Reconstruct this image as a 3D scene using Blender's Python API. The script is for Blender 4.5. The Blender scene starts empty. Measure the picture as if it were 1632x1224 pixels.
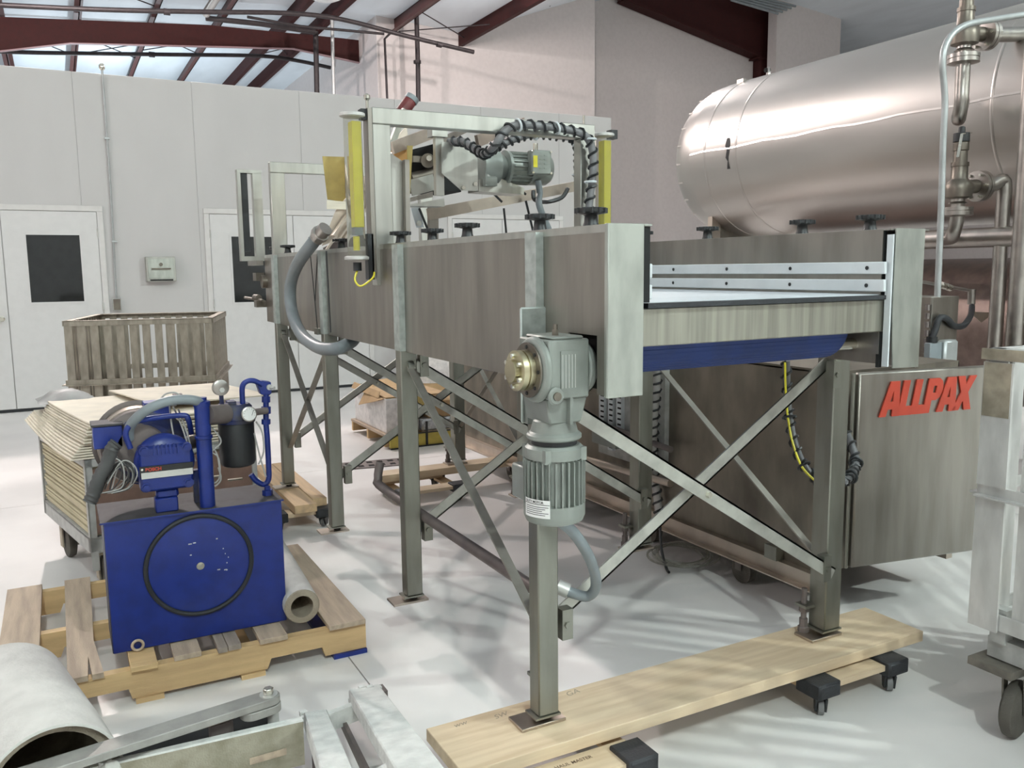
import bpy, bmesh, math, random
from mathutils import Vector, Matrix
random.seed(7)
S = bpy.context.scene
COL = S.collection
V = Vector
# ------------------------------------------------------------------ camera, world, lamps, exposure
CX, CY, H = 816.0, 612.0, 1.46                       # principal point of the 1632 x 1224 frame, eye height
VA, VB = (88.0, 437.0), (3430.0, 400.0)              # vanishing points of the conveyor's length and width
F = math.sqrt(-((VA[0]-CX)*(VB[0]-CX)+(VA[1]-CY)*(VB[1]-CY)))
def _ray(p): return V((p[0]-CX, -(p[1]-CY), -F))
_ey = _ray(VA).normalized(); _ex = _ray(VB).normalized(); _ez = _ex.cross(_ey).normalized(); _ex = _ey.cross(_ez)
ROT = Matrix((_ex, _ey, _ez))
EYE = V((0, 0, H))
cam_d = bpy.data.cameras.new('camera'); cam = bpy.data.objects.new('camera', cam_d); COL.objects.link(cam)
cam.matrix_world = Matrix.Translation(EYE) @ ROT.to_4x4()
cam_d.sensor_width = 36; cam_d.lens = F*36/1632; cam_d.clip_start = .05; cam_d.clip_end = 100
S.camera = cam
S.view_settings.view_transform = 'Standard'; S.view_settings.look = 'None'
S.view_settings.gamma = 1; S.view_settings.use_curve_mapping = False
S.view_settings.exposure = 0.04
w = bpy.data.worlds.new('world'); S.world = w; w.use_nodes = True
w.node_tree.nodes['Background'].inputs[0].default_value = (.75, .8, .85, 1)
w.node_tree.nodes['Background'].inputs[1].default_value = .25
def lamp(name, loc, power, color, size=.22):
    d = bpy.data.lights.new(name, 'POINT'); d.energy = power; d.color = color; d.shadow_soft_size = size/2
    o = bpy.data.objects.new(name, d); COL.objects.link(o); o.location = loc
    return o
GREEN, PINK, COOL = (.90, 1, .95), (1, .87, .83), (.80, .92, 1)
LAMPS = [((-.5, -4.0, 6.3), 780, GREEN), ((.2, 12.5, 6.3), 1400, PINK), ((7.6, -3.5, 6.3), 1250, GREEN), ((7.8, 12.2, 6.3), 620, PINK),
         ((-7.6, 4.0, 5.6), 420, PINK), ((1.5, 24, 3.6), 520, COOL), ((17, 3, 6.5), 150, PINK), ((-7, 23, 3.4), 330, COOL)]  # the COOL pair are added uplights that brighten the far roof
for i, (l, p, c) in enumerate(LAMPS): lamp('high_bay_or_uplight', l, p, c)
def ray(x, y): return ROT.inverted().transposed() @ V((0, 0, 0)) if False else (ROT.to_3x3() @ _ray((x, y)))
# a pixel of the photograph carried out to a real plane of the room (planes measured from the floor, doors and conveyor)
def PX(x, y, X): d = ray(x, y); return EYE + d*(X/d.x)
def PY(x, y, Y): d = ray(x, y); return EYE + d*(Y/d.y)
def PZ(x, y, Z): d = ray(x, y); return EYE + d*((Z-H)/d.z)

# ------------------------------------------------------------------ materials
def mat(name, col, rough=.5, metal=0, var=.12, scale=(4, 4, 4), noise=3, rvar=.1, bump=0, bscale=40, spec=.5, col2=None, spots=0, alpha=1, trans=0, emit=0):
    m = bpy.data.materials.new(name); m.use_nodes = True
    nt = m.node_tree; N = nt.nodes; L = nt.links
    b = N['Principled BSDF']
    b.inputs['Metallic'].default_value = metal; b.inputs['Roughness'].default_value = rough
    b.inputs['Specular IOR Level'].default_value = spec
    b.inputs['Transmission Weight'].default_value = trans
    if emit: b.inputs['Emission Color'].default_value = (*col, 1); b.inputs['Emission Strength'].default_value = emit
    tc = N.new('ShaderNodeTexCoord'); mp = N.new('ShaderNodeMapping'); mp.inputs['Scale'].default_value = scale
    L.new(tc.outputs['Object'], mp.inputs['Vector'])
    nz = N.new('ShaderNodeTexNoise'); nz.inputs['Scale'].default_value = noise; nz.inputs['Detail'].default_value = 5
    L.new(mp.outputs[0], nz.inputs['Vector'])
    cr = N.new('ShaderNodeValToRGB')
    c2 = col2 or tuple(max(0, c*(1-2*var)) for c in col)
    cr.color_ramp.elements[0].position = .32; cr.color_ramp.elements[1].position = .62
    cr.color_ramp.elements[0].color = (*c2, 1); cr.color_ramp.elements[1].color = (*col, 1)
    L.new(nz.outputs[0], cr.inputs[0])
    out = cr.outputs[0]
    if spots:
        n2 = N.new('ShaderNodeTexNoise'); n2.inputs['Scale'].default_value = spots; n2.inputs['Detail'].default_value = 2
        L.new(tc.outputs['Object'], n2.inputs['Vector'])
        r2 = N.new('ShaderNodeValToRGB'); r2.color_ramp.elements[0].position = .27; r2.color_ramp.elements[1].position = .31
        r2.color_ramp.elements[0].color = (.25, .24, .22, 1); r2.color_ramp.elements[1].color = (1, 1, 1, 1)
        L.new(n2.outputs[0], r2.inputs[0])
        mx = N.new('ShaderNodeMix'); mx.data_type = 'RGBA'; mx.blend_type = 'MULTIPLY'; mx.inputs[0].default_value = 1
        L.new(out, mx.inputs[6]); L.new(r2.outputs[0], mx.inputs[7]); out = mx.outputs[2]
    L.new(out, b.inputs['Base Color'])
    if rvar:
        mr = N.new('ShaderNodeMapRange'); mr.inputs[3].default_value = max(.02, rough-rvar); mr.inputs[4].default_value = min(1, rough+rvar)
        L.new(nz.outputs[0], mr.inputs[0]); L.new(mr.outputs[0], b.inputs['Roughness'])
    if bump:
        nb = N.new('ShaderNodeTexNoise'); nb.inputs['Scale'].default_value = bscale; nb.inputs['Detail'].default_value = 4
        L.new(mp.outputs[0], nb.inputs['Vector'])
        bp = N.new('ShaderNodeBump'); bp.inputs['Strength'].default_value = bump; bp.inputs['Distance'].default_value = .01
        L.new(nb.outputs[0], bp.inputs['Height']); L.new(bp.outputs[0], b.inputs['Normal'])
    return m
M = {}
def mk(k, *a, **kw): M[k] = mat(k, *a, **kw)
mk('steel', (.36, .335, .30), .40, 1, .13, (5, 5, .7), 3, .08)
mk('steel_cap', (.50, .52, .475), .46, 1, .10, (6, 6, 2), 4, .06)
mk('steel_bright', (.52, .52, .48), .36, 1, .08, (8, 8, 1), 3, .07)
mk('steel_beam', (.44, .43, .37), .48, 1, .16, (22, 22, 1.0), 2.2, .08)
mk('steel_leg', (.32, .32, .28), .45, 1, .10, (7, 7, 1.5), 3, .08)
mk('steel_dark', (.30, .27, .225), .50, 1, .22, (2, 2, .9), 3, .1)
mk('steel_tan', (.55, .48, .41), .42, 1, .10, (3, 3, 3), 3, .08)
mk('tank_steel', (.55, .52, .49), .37, 1, .06, (1, .25, 1), 2, .05, bump=.05, bscale=1.2)
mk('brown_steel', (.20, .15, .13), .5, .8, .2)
mk('brace', (.56, .56, .51), .5, .75, .10, (7, 7, 7))
mk('strap_steel', (.34, .32, .28), .55, .5, .12)
mk('link_grey', (.36, .35, .325), .6, .3, .12, (7, 7, 7), bump=.1)
mk('cable_mid_grey', (.20, .20, .205), .45, 0, .2)  # mid grey of the cables inside the black wrap
mk('caster_iron', (.22, .20, .17), .55, .4, .2, (8, 8, 8), bump=.1)
mk('board_brown', (.20, .12, .09), .7, 0, .15)
mk('tyre_grey', (.20, .20, .20), .6, 0, .15)
mk('flange_pink', (.30, .19, .20), .6, 0, .08)
mk('cable_grey', (.13, .13, .135), .5, 0, .15)
mk('pipe_steel', (.44, .41, .38), .33, 1, .10, (4, 4, 4), 3, .08)
mk('cast_bronze', (.21, .185, .155), .45, .9, .15)
mk('galvanised', (.55, .60, .57), .50, .85, .12, (9, 9, 9), 4, .08)
mk('cast_grey', (.27, .29, .265), .42, .25, .08, (6, 6, 6), 3, .08)
mk('chrome', (.72, .70, .62), .25, 1, .08)
mk('brass', (.55, .50, .34), .32, 1, .10)
mk('black_plastic', (.018, .02, .022), .45, 0, .2)
mk('black_rubber', (.022, .024, .028), .6, 0, .2, bump=.2)
mk('tyre', (.10, .09, .075), .75, 0, .2, bump=.2)
mk('dark_void', (.012, .012, .012), .9, 0, .1)
mk('blue_paint', (.009, .027, .205), .36, 0, .12, (5, 5, 5), 3, .1, spots=0)
mk('blue_dirty', (.009, .02, .11), .55, 0, .3, (5, 5, 5), 3, .1, col2=(.045, .042, .042))
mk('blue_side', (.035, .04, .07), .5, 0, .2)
mk('top_grime', (.06, .055, .06), .7, 0, .3, (7, 7, 7), 2.5, .1, col2=(.025, .022, .022))
mk('blue_belt', (.008, .03, .15), .5, 0, .15)
mk('white_belt', (.62, .66, .70), .5, 0, .05)
mk('white_plastic', (.66, .70, .72), .45, 0, .06, (3, 3, 3))
mk('pine', (.70, .56, .39), .6, 0, .12, (1.2, 14, 14), 2.5, .06, bump=.12, col2=(.58, .44, .29))
mk('pine_y', (.66, .47, .27), .65, 0, .12, (14, 1.2, 14), 2.5, .06, bump=.12, col2=(.50, .35, .22))
mk('pallet_wood', (.54, .43, .32), .75, 0, .15, (12, 1.2, 12), 2.5, .06, bump=.2, col2=(.36, .28, .21))
mk('pallet_stringer', (.70, .49, .25), .65, 0, .12, (1.0, 10, 10), 2.5, .06, bump=.2, col2=(.52, .35, .18))
mk('pallet_grey', (.36, .30, .25), .8, 0, .15, (12, 1.2, 12), 2.5, .06, bump=.2)
mk('plywood', (.80, .73, .60), .7, 0, .07, (3, 3, 30), 3, .05, bump=.08)
mk('plywood_edge', (.62, .55, .38), .75, 0, .12, (3, 3, 60), 3, .05)
mk('cart_metal', (.52, .52, .50), .6, .3, .14, (6, 6, 6), 3, .1)
mk('basket_metal', (.40, .36, .30), .55, .75, .18, (9, 9, 3), 3, .1)
mk('cart_white', (.66, .65, .63), .5, .3, .12, (6, 6, 2), 3, .1)
mk('cart_rust', (.47, .41, .32), .6, .5, .2, (6, 6, 6), 3, .1)
mk('foam_white', (.66, .645, .61), .8, 0, .06, (5, 5, 5), 3, .05, bump=.25, bscale=12)
mk('foam_core', (.42, .36, .28), .9, 0, .2, bump=.4)
mk('wall_paint', (.60, .585, .575), .55, 0, .025, (1, 1, .4), 2, .05)
mk('drywall', (.56, .525, .515), .8, 0, .03)
mk('door_paint', (.72, .71, .70), .42, 0, .02)
mk('frame_paint', (.72, .70, .68), .45, 0, .03)
mk('window_glass', (.020, .023, .024), .06, 0, .1, rvar=0)
mk('roof_fabric', (.70, .77, .82), .7, 0, .05, (1, .3, 1), 2, .05, bump=.3, bscale=2)
mk('red_steel', (.040, .010, .0095), .7, 0, .12, spec=.2)
mk('purlin_red', (.085, .03, .028), .55, 0, .15)
mk('black_pipe', (.035, .028, .03), .5, .3, .2)
mk('grey_pvc', (.22, .25, .265), .42, 0, .08)
mk('grey_tube', (.46, .48, .48), .4, .5, .08)
mk('dark_hose', (.07, .07, .07), .6, 0, .2)
mk('yellow', (.86, .76, .045), .4, 0, .04)
mk('yellow_wood', (.60, .48, .10), .6, 0, .12)
mk('film_grey', (.30, .31, .30), .55, 0, .15)
mk('clear_tube', (.75, .75, .70), .08, 0, .02, rvar=0, trans=.9)
mk('cardboard', (.46, .31, .16), .8, 0, .1)
mk('cardboard_tan', (.48, .37, .13), .75, 0, .12)
mk('orange_board', (.62, .34, .12), .7, 0, .08)
mk('shrink_wrap', (.80, .77, .75), .35, 0, .12, (8, 8, 8), 3, .12)
mk('silver_wrap', (.55, .58, .60), .3, .5, .2, (14, 14, 14), 3, .1)
mk('letter_red', (.50, .058, .030), .45, 0, .08)
mk('print_black', (.02, .02, .02), .6, 0, 0)
mk('pencil_grey', (.30, .25, .19), .7, 0, 0)
mk('print_brown', (.13, .08, .05), .7, 0, 0)
mk('label_white', (.80, .80, .78), .5, 0, .03)
mk('label_silver', (.65, .65, .62), .4, .4, .08)
mk('red_dark', (.16, .03, .03), .5, 0, .15)
mk('rust_plate', (.40, .37, .29), .6, .4, .25, (5, 5, 5), 3, .1, bump=.3, col2=(.26, .24, .17))
mk('frost_white', (.76, .77, .74), .7, 0, .10, (7, 7, 7), 3, .08, bump=.4, bscale=14)
mk('wire_grey', (.45, .44, .42), .5, 0, .15)
mk('pit_iron', (.20, .17, .16), .6, .5, .15)
def floor_mat():
    m = mat('concrete_floor', (.83, .81, .79), .42, 0, .07, (1, 1, 1), 1.3, .12, spots=0, bump=.02, bscale=60)
    return m
M['floor'] = floor_mat()

# ------------------------------------------------------------------ mesh helpers
def frame_from(p, q, up=V((0, 0, 1))):
    d = (q-p).normalized()
    if abs(d.dot(up)) > .98: up = V((0, 1, 0))
    s = d.cross(up).normalized(); u = s.cross(d).normalized()
    return d, s, u
class MB:
    def __init__(s, T=None): s.v = []; s.f = []; s.T = T
    def add(s, vs, fs):
        n = len(s.v)
        s.v += [(s.T @ V(v)) if s.T else V(v) for v in vs]
        s.f += [tuple(i+n for i in f) for f in fs]
        return s
    def box(s, x0, y0, z0, x1, y1, z1):
        x0, x1 = min(x0, x1), max(x0, x1); y0, y1 = min(y0, y1), max(y0, y1); z0, z1 = min(z0, z1), max(z0, z1)
        return s.add([(x0,y0,z0),(x1,y0,z0),(x1,y1,z0),(x0,y1,z0),(x0,y0,z1),(x1,y0,z1),(x1,y1,z1),(x0,y1,z1)],
                     [(0,3,2,1),(4,5,6,7),(0,1,5,4),(1,2,6,5),(2,3,7,6),(3,0,4,7)])
    def cbox(s, c, dx, dy, dz): return s.box(c[0]-dx/2, c[1]-dy/2, c[2]-dz/2, c[0]+dx/2, c[1]+dy/2, c[2]+dz/2)
    def bar(s, p, q, wd, h, up=(0, 0, 1)):
        p, q = V(p), V(q); d, sd, u = frame_from(p, q, V(up))
        a, b = sd*wd/2, u*h/2
        return s.add([p-a-b, p+a-b, p+a+b, p-a+b, q-a-b, q+a-b, q+a+b, q-a+b], [(0,1,2,3)[::-1],(4,5,6,7),(0,1,5,4),(1,2,6,5),(2,3,7,6),(3,0,4,7)])
    def angle(s, p, q, wd, t, face=(0, -1, 0), turn=1):
        """an L-iron: one leg flat across `face`, the other leg standing back from its upper edge"""
        p, q = V(p), V(q); d = (q-p).normalized(); n = V(face); n = (n-d*n.dot(d)).normalized(); e = d.cross(n).normalized()*turn
        def slab(o, a, la, b, lb):
            P = [o, o+a*la, o+a*la+b*lb, o+b*lb]; L = (q-p)
            s.add([*P, *[x+L for x in P]], [(0,1,2,3),(7,6,5,4),(0,4,5,1),(1,5,6,2),(2,6,7,3),(3,7,4,0)])
        slab(p-e*wd/2, e, wd, -n, t); slab(p+e*(wd/2-t), e, t, -n, wd)
        return s
    def cyl(s, p, q, r, r2=None, n=16, cap=True):
        p, q = V(p), V(q); d, a, b = frame_from(p, q); r2 = r if r2 is None else r2
        vs = []
        for c, rr in ((p, r), (q, r2)):
            for i in range(n):
                t = 2*math.pi*i/n; vs.append(c+a*math.cos(t)*rr+b*math.sin(t)*rr)
        fs = [(i, (i+1) % n, n+(i+1) % n, n+i) for i in range(n)]
        if cap: fs += [tuple(range(n))[::-1], tuple(range(n, 2*n))]
        return s.add(vs, fs)
    def lathe(s, p, axis, prof, n=24, closed=False):
        """prof: (distance along axis, radius)"""
        p = V(p); d, a, b = frame_from(p, p+V(axis)); vs = []; fs = []
        for t, r in prof:
            for i in range(n):
                w_ = 2*math.pi*i/n; vs.append(p+d*t+(a*math.cos(w_)+b*math.sin(w_))*max(r, 1e-4))
        for k in range(len(prof)-1):
            for i in range(n):
                j = (i+1) % n; fs.append((k*n+i, k*n+j, (k+1)*n+j, (k+1)*n+i))
        if closed:
            k = len(prof)-1
            fs += [(k*n+i, k*n+(i+1) % n, (i+1) % n, i) for i in range(n)]
        else: fs += [tuple(range(n))[::-1], tuple(range((len(prof)-1)*n, len(prof)*n))]
        return s.add(vs, fs)
    def tube(s, pts, r, n=10, sub=5, rf=None):
        P = smooth(pts, sub); m = len(P); vs = []; fs = []
        t0 = (P[1]-P[0]).normalized(); a = t0.orthogonal().normalized()
        for k in range(m):
            t = (P[min(k+1, m-1)]-P[max(k-1, 0)]).normalized()
            a = (a-t*a.dot(t)).normalized(); b = t.cross(a)
            rr = rf(k) if rf else r
            for i in range(n):
                w_ = 2*math.pi*i/n; vs.append(P[k]+(a*math.cos(w_)+b*math.sin(w_))*rr)
        for k in range(m-1):
            for i in range(n):
                j = (i+1) % n; fs.append((k*n+i, k*n+j, (k+1)*n+j, (k+1)*n+i))
        fs += [tuple(range(n))[::-1], tuple(range((m-1)*n, m*n))]
        return s.add(vs, fs)
    def torus(s, c, axis, R, r, n=40, k=10):
        c = V(c); d, a, b = frame_from(c, c+V(axis)); vs = []; fs = []
        for i in range(n):
            t = 2*math.pi*i/n; e = a*math.cos(t)+b*math.sin(t)
            for j in range(k):
                u = 2*math.pi*j/k; vs.append(c+e*(R+r*math.cos(u))+d*r*math.sin(u))
        for i in range(n):
            for j in range(k):
                fs.append((i*k+j, i*k+(j+1) % k, ((i+1) % n)*k+(j+1) % k, ((i+1) % n)*k+j))
        return s.add(vs, fs)
    def prism(s, pts, ext):
        pts = [V(p) for p in pts]; ext = V(ext); n = len(pts)
        return s.add(pts+[p+ext for p in pts], [tuple(range(n)), tuple(range(n, 2*n))[::-1]]+[(i, n+i, n+(i+1) % n, (i+1) % n) for i in range(n)])
def smooth(pts, sub=5):
    pts = [V(p) for p in pts]
    if sub <= 1 or len(pts) < 3: return pts
    out = []
    for i in range(len(pts)-1):
        p0 = pts[max(i-1, 0)]; p1 = pts[i]; p2 = pts[i+1]; p3 = pts[min(i+2, len(pts)-1)]
        for k in range(sub):
            t = k/sub
            out.append(.5*((2*p1)+(p2-p0)*t+(2*p0-5*p1+4*p2-p3)*t*t+(3*p1-p0-3*p2+p3)*t**3))
    out.append(pts[-1]); return out
WORLD = {}
def mesh_of(name, mb, m, origin, bev):
    me = bpy.data.meshes.new(name)
    me.from_pydata([v-origin for v in mb.v], [], mb.f); me.update()
    bm = bmesh.new(); bm.from_mesh(me); bmesh.ops.recalc_face_normals(bm, faces=bm.faces); bm.to_mesh(me); bm.free()
    me.materials.append(M[m] if isinstance(m, str) else m)
    me.polygons.foreach_set('use_smooth', [True]*len(me.polygons)); me.set_sharp_from_angle(angle=math.radians(38))
    o = bpy.data.objects.new(name, me); COL.objects.link(o)
    if bev:
        b = o.modifiers.new('bevel', 'BEVEL'); b.width = bev; b.segments = 1; b.limit_method = 'ANGLE'; b.angle_limit = math.radians(40)
    return o
def part(name, mb, m, parent, label=None, bev=0, kind=None):
    og = WORLD[parent.name]
    o = mesh_of(name, mb, m, og, bev); o.parent = parent; WORLD[o.name] = og
    if label: o['label'] = label
    if kind: o['kind'] = kind
    return o
def tag(o, label, cat, group=None):
    o['label'] = label; o['category'] = cat
    if group: o['group'] = group
    return o
def thing(name, label, cat, loc, group=None):
    o = bpy.data.objects.new(name, None); COL.objects.link(o); o.empty_display_size = .1
    o.location = loc; WORLD[o.name] = V(loc); return tag(o, label, cat, group)
def single(name, mb, m, label, cat, group=None, bev=0):
    n = len(mb.v); c = sum(mb.v, V())/n; c.z = min(v.z for v in mb.v)
    o = mesh_of(name, mb, m, c, bev); o.location = c; WORLD[o.name] = c; return tag(o, label, cat, group)
def struct(name, mb, m, parent=None, bev=0):
    if parent: return part(name, mb, m, parent, bev=bev)
    o = mesh_of(name, mb, m, V(), bev); WORLD[o.name] = V(); o['kind'] = 'structure'; return o
def dup(root, delta, label=None, rot=0):
    r = root.copy(); COL.objects.link(r); r.location = V(root.location)+V(delta); r.rotation_euler.z = root.rotation_euler.z+rot
    WORLD[r.name] = V(r.location)
    if label: r['label'] = label
    for ch in list(root.children):
        c = ch.copy(); COL.objects.link(c); c.parent = r
        for g in list(ch.children):
            d = g.copy(); COL.objects.link(d); d.parent = c
    return r
def share(src, parent, T):
    """a further piece alike to src, sharing its mesh, moved by T within the same thing"""
    o = src.copy(); COL.objects.link(o); o.parent = parent; o.location = V(T); WORLD[o.name] = WORLD[parent.name]; return o
def text_mb(txt, size, origin, xdir, ydir, depth=.0006, shear=0, bold=0, align='LEFT'):
    cu = bpy.data.curves.new('t', 'FONT'); cu.body = txt; cu.size = size; cu.extrude = 0; cu.shear = shear; cu.offset = bold; cu.align_x = align
    ob = bpy.data.objects.new('t', cu); COL.objects.link(ob)
    bpy.context.view_layer.update()
    me = bpy.data.meshes.new_from_object(ob.evaluated_get(bpy.context.evaluated_depsgraph_get()))
    bpy.data.objects.remove(ob); bpy.data.curves.remove(cu)
    x, y = V(xdir).normalized(), V(ydir).normalized(); n = x.cross(y)
    mb = MB(); o = V(origin)
    mb.add([o+x*v.co.x+y*v.co.y+n*depth for v in me.vertices], [tuple(p.vertices) for p in me.polygons])
    bpy.data.meshes.remove(me); return mb
# ------------------------------------------------------------------ the building
fl = struct('floor', MB().box(-14, -11, -.06, 27.5, 34.2, -.021), 'dark_void')
xs, ys = [-14, -3.1, .885, 4.9, 9, 27.5], [-11, -2.6, 6.15, 10.5, 34.2]
for i in range(5):
    for j in range(4): struct('slab', MB().box(xs[i]+.0025, ys[j]+.0025, -.02, xs[i+1]-.0025, ys[j+1]-.0025, 0), 'floor', fl)
YB, ZT = 10.5, 3.585
wb = struct('wall_back', MB().box(-12.9, YB+.006, 0, 7.18, YB+.1, ZT-.01), 'wall_paint')
edges = [-12.9, -11.7, -10.5, -9.3, -8.1, -6.9, -5.7, -4.5, -3.3, -2.1, -.9, .303, 1.5, 2.71, 3.91, 5.11, 6.31, 7.18]
for a, b in zip(edges, edges[1:]): struct('wall_panel', MB().box(a+.0015, YB, 0, b-.0015, YB+.03, ZT), 'wall_paint', wb, bev=.002)
def door(n, x0, xm, x1, win, knob=None):
    d = struct('door_%d' % n, MB().box(x0-.06, YB-.02, 0, x0, YB, 2.1295).box(x1, YB-.02, 0, x1+.06, YB, 2.1295).box(x0-.06, YB-.021, 2.13, x1+.06, YB, 2.19), 'frame_paint', bev=.003)
    for a, b in ((x0, xm), (xm, x1)):
        if b-a > .1: struct('door_leaf', MB().box(a+.004, YB-.016, .035, b-.004, YB-.001, 2.125), 'door_paint', d, bev=.002)
    struct('door_sweep', MB().box(x0, YB-.015, .003, x1, YB-.001, .03), 'black_rubber', d)
    for (a, z0, b, z1) in win:
        struct('vision_frame', MB().box(a-.025, YB-.022, z0-.025, b+.025, YB-.016, z0).box(a-.025, YB-.022, z1, b+.025, YB-.016, z1+.025)
               .box(a-.025, YB-.022, z0, a, YB-.016, z1).box(b, YB-.022, z0, b+.025, YB-.016, z1), 'door_paint', d)
        struct('vision_pane', MB().box(a, YB-.020, z0, b, YB-.0165, z1), 'window_glass', d)
    if knob: struct('door_knob', MB().lathe((knob, YB-.016, 1.0), (0, -1, 0), [(0, .03), (.008, .03), (.01, .012), (.035, .012), (.045, .026), (.06, .028), (.068, .018)], 16), 'chrome', d)
    for x in (x0+.002, x1-.002):
        for z in (.3, 1.1, 1.9): struct('hinge', MB().cyl((x, YB-.024, z-.05), (x, YB-.024, z+.05), .008, n=8), 'label_silver', d)
door(1, -1.37, -.465, .445, [(-.245, 1.165, .26, 1.875)], -.53)
door(2, 1.61, 2.57, 3.475, [(1.845, 1.108, 2.335, 1.872)])
door(3, 4.66, 5.4, 6.3, [(5.65, 1.1, 6.1, 1.87)])
# upper walls and roof of the tall hall, seen over the partition; measured on near planes, then set KF times as far off and as big
KF = 1.7
TKF = Matrix.Translation(EYE) @ Matrix.Scale(KF, 4) @ Matrix.Translation(-EYE)
KM = lambda: MB(TKF)
KY = lambda x, y, Y: PY(x, y, Y*KF)
XA, ZF = 3.79, H-H/KF
struct('wall_upper', KM().box(XA, 10.75, ZF, 7.062, 11.3, 6.2).box(XA, 11.3, ZF, XA+.2, 20, 6.2), 'drywall')
struct('wall_far', KM().box(6.9, 11.6, ZF, 12.0, 11.8, 7.0).box(-7.9, 19.8, ZF, XA, 20, 6.5), 'drywall')
struct('wall_pier', KM().box(10.80, 11.0, ZF, 12.28, 11.2, 7.0), 'drywall')
struct('wall_right', KM().box(15.8, -6, ZF, 16, 20, 7.0).box(13.2, 12.6, ZF, 15.8, 12.8, 7.0), 'drywall')
struct('wall_left', KM().box(-8, -6, ZF, -7.8, 20, 5.5), 'drywall')
struct('wall_front', KM().box(-8, -6.2, ZF, 16, -6, 7.0), 'drywall')
PROF = [(-8, 4.02), (2.6, 4.72), (5.0, 4.55), (8.8, 5.95), (11.4, 5.75), (16, 5.3)]
def roof_z(x):
    for (a, za), (b, zb) in zip(PROF, PROF[1:]):
        if a <= x <= b: return za+(zb-za)*(x-a)/(b-a)
pts = [(x, -6.2, z) for x, z in PROF]+[(x, -6.2, z+.15) for x, z in PROF[::-1]]
ce = struct('ceiling', KM().prism(pts, (0, 26.4, 0)), 'roof_fabric')
# tapered rafter of the left bay, with its paler lower flange
yr = 11.46
top = [(-7.8, 3.9), (-.34, 4.30), (1.87, 4.47), (3.55, 4.50), (XA, 4.5)]; bot = [(-7.8, 3.3), (-.36, 3.93), (.345, 4.09), (2.91, 4.30), (XA, 4.21)]
web = [(x, yr, z) for x, z in bot]+[(x, yr, z) for x, z in top[::-1]]
struct('rafter', KM().prism(web, (0, .02, 0)), 'red_steel', ce)
mb = KM()
for a, b in zip(bot, bot[1:]): mb.bar((a[0], yr+.01, a[1]), (b[0], yr+.01, b[1]), .06, .010)
struct('rafter_flange', mb, 'flange_pink', ce)
for x, y0, y1 in ((-.37, 7, 19.5), (.45, 7, 19.5), (1.27, 7, 19.5), (2.05, 7, 19.5), (2.83, 7, 19.5), (3.22, 7, 19.5), (4.03, 7, 10.75), (4.95, 7, 10.75)):
    z = roof_z(x); big = x in (3.22, 4.95, 2.83)
    struct('purlin', KM().box(x, y0, z-.16, x+.012, y1, z).box(x-.05, y0, z-.16, x+.012, y1, z-.148).box(x, y0, z-.012, x+.06, y1, z) if not big
           else KM().box(x-.03, y0, z-.17, x+.03, y1, z), 'purlin_red' if not big else 'red_steel', ce)
for x0, x1, y0, y1 in ((.45, 1.27, 12.6, 13.7), (1.27, 2.05, 12.3, 13.3), (-.37, .45, 12.4, 13.6), (2.83, 3.22, 12.2, 13), (4.03, 4.95, 9.8, 10.6), (.45, 1.27, 10.3, 11)):
    z = min(roof_z(x0), roof_z(x1))-.1
    struct('brace_rod', KM().cyl((x0, y0, z), (x1, y1, z), .007, n=6), 'black_pipe', ce)
    struct('brace_rod', KM().cyl((x0, y1, z-.02), (x1, y0, z-.02), .007, n=6), 'black_pipe', ce)
# haunched rafter and column of the right bay
RB = lambda x, y: (EYE+(KY(x, y, 11.45)-EYE)/KF)
mb = KM().prism([RB(1040, 22), RB(1195, 88), RB(1212, 92), RB(1232, 92), RB(1234, -25), RB(1000, -40), RB(985, 0)], (0, .03, 0)).bar(RB(990, 1), RB(1207, 92), .22, .03).bar(RB(1200, 94), RB(1240, 95), .2, .03)
struct('rafter', mb, 'red_steel', ce)
q = RB(1209, 95); q2 = RB(1232, 95)
struct('trim_1', KM().box(q.x, 11.38, ZF, q2.x, 11.58, q.z), 'red_steel')
# pipes
def pipe(pts, r, m, label, cat='pipe', sub=1, name='pipe', fit=()):
    if not fit: return single(name, MB().tube(pts, r, 10, sub), m, label, cat)
    p0 = V(pts[0]); t = thing(name, label, cat, (p0.x, p0.y, min(V(p).z for p in pts)))
    part('pipe_run', MB().tube(pts, r, 10, sub), m, t)
    for c, ax, rr, ln in fit:
        c, ax = V(c), V(ax).normalized(); part('coupling', MB().cyl(c-ax*ln/2, c+ax*ln/2, rr, n=12), m, t)
    return t
P95 = lambda x, y: KY(x, y, 9.6)
pipe([P95(-40, 6), P95(150, 15), P95(330, 19), P95(460, 21), P95(545, 31), P95(650, 58), P95(755, 83)], .042, 'black_pipe', 'black sprinkler pipe crossing above the partition at the top of the room', sub=4, name='sprinkler_pipe',
     fit=[(P95(266, 19), (1, 0, 0), .056, .1), (P95(700, 71), (1, 0, -.1), .056, .1)])
P12 = lambda x, y: KY(x, y, 12.6)
pipe([P12(-40, 80), P12(60, 84), P12(270, 87), P12(410, 89), P12(470, 96), P12(527, 108)], .045, 'black_pipe', 'far sprinkler pipe seen below the red rafter, beyond the partition', sub=4, name='sprinkler_pipe',
     fit=[(P12(242, 87), (1, 0, 0), .062, .12)])
pipe([KY(328, 29, 10.2), KY(415, 38, 10.2), KY(502, 51, 10.2)], .05, 'black_pipe', 'thick black pipe starting below the shiny duct near the red rafter', name='branch_pipe')
single('vent_duct', MB().cyl(KY(328, 22, 10.1), KY(350, -12, 9.7), .075, n=16), 'tank_steel', 'short shiny round duct under the roof above the red rafter', 'duct')
pipe([KY(394, 27, 10.3), KY(480, 42, 10.3), KY(612, 54, 10.3)], .027, 'black_pipe', 'thin dark branch pipe below the main sprinkler pipe, near the corner of the upper wall', name='branch_pipe')
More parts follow.
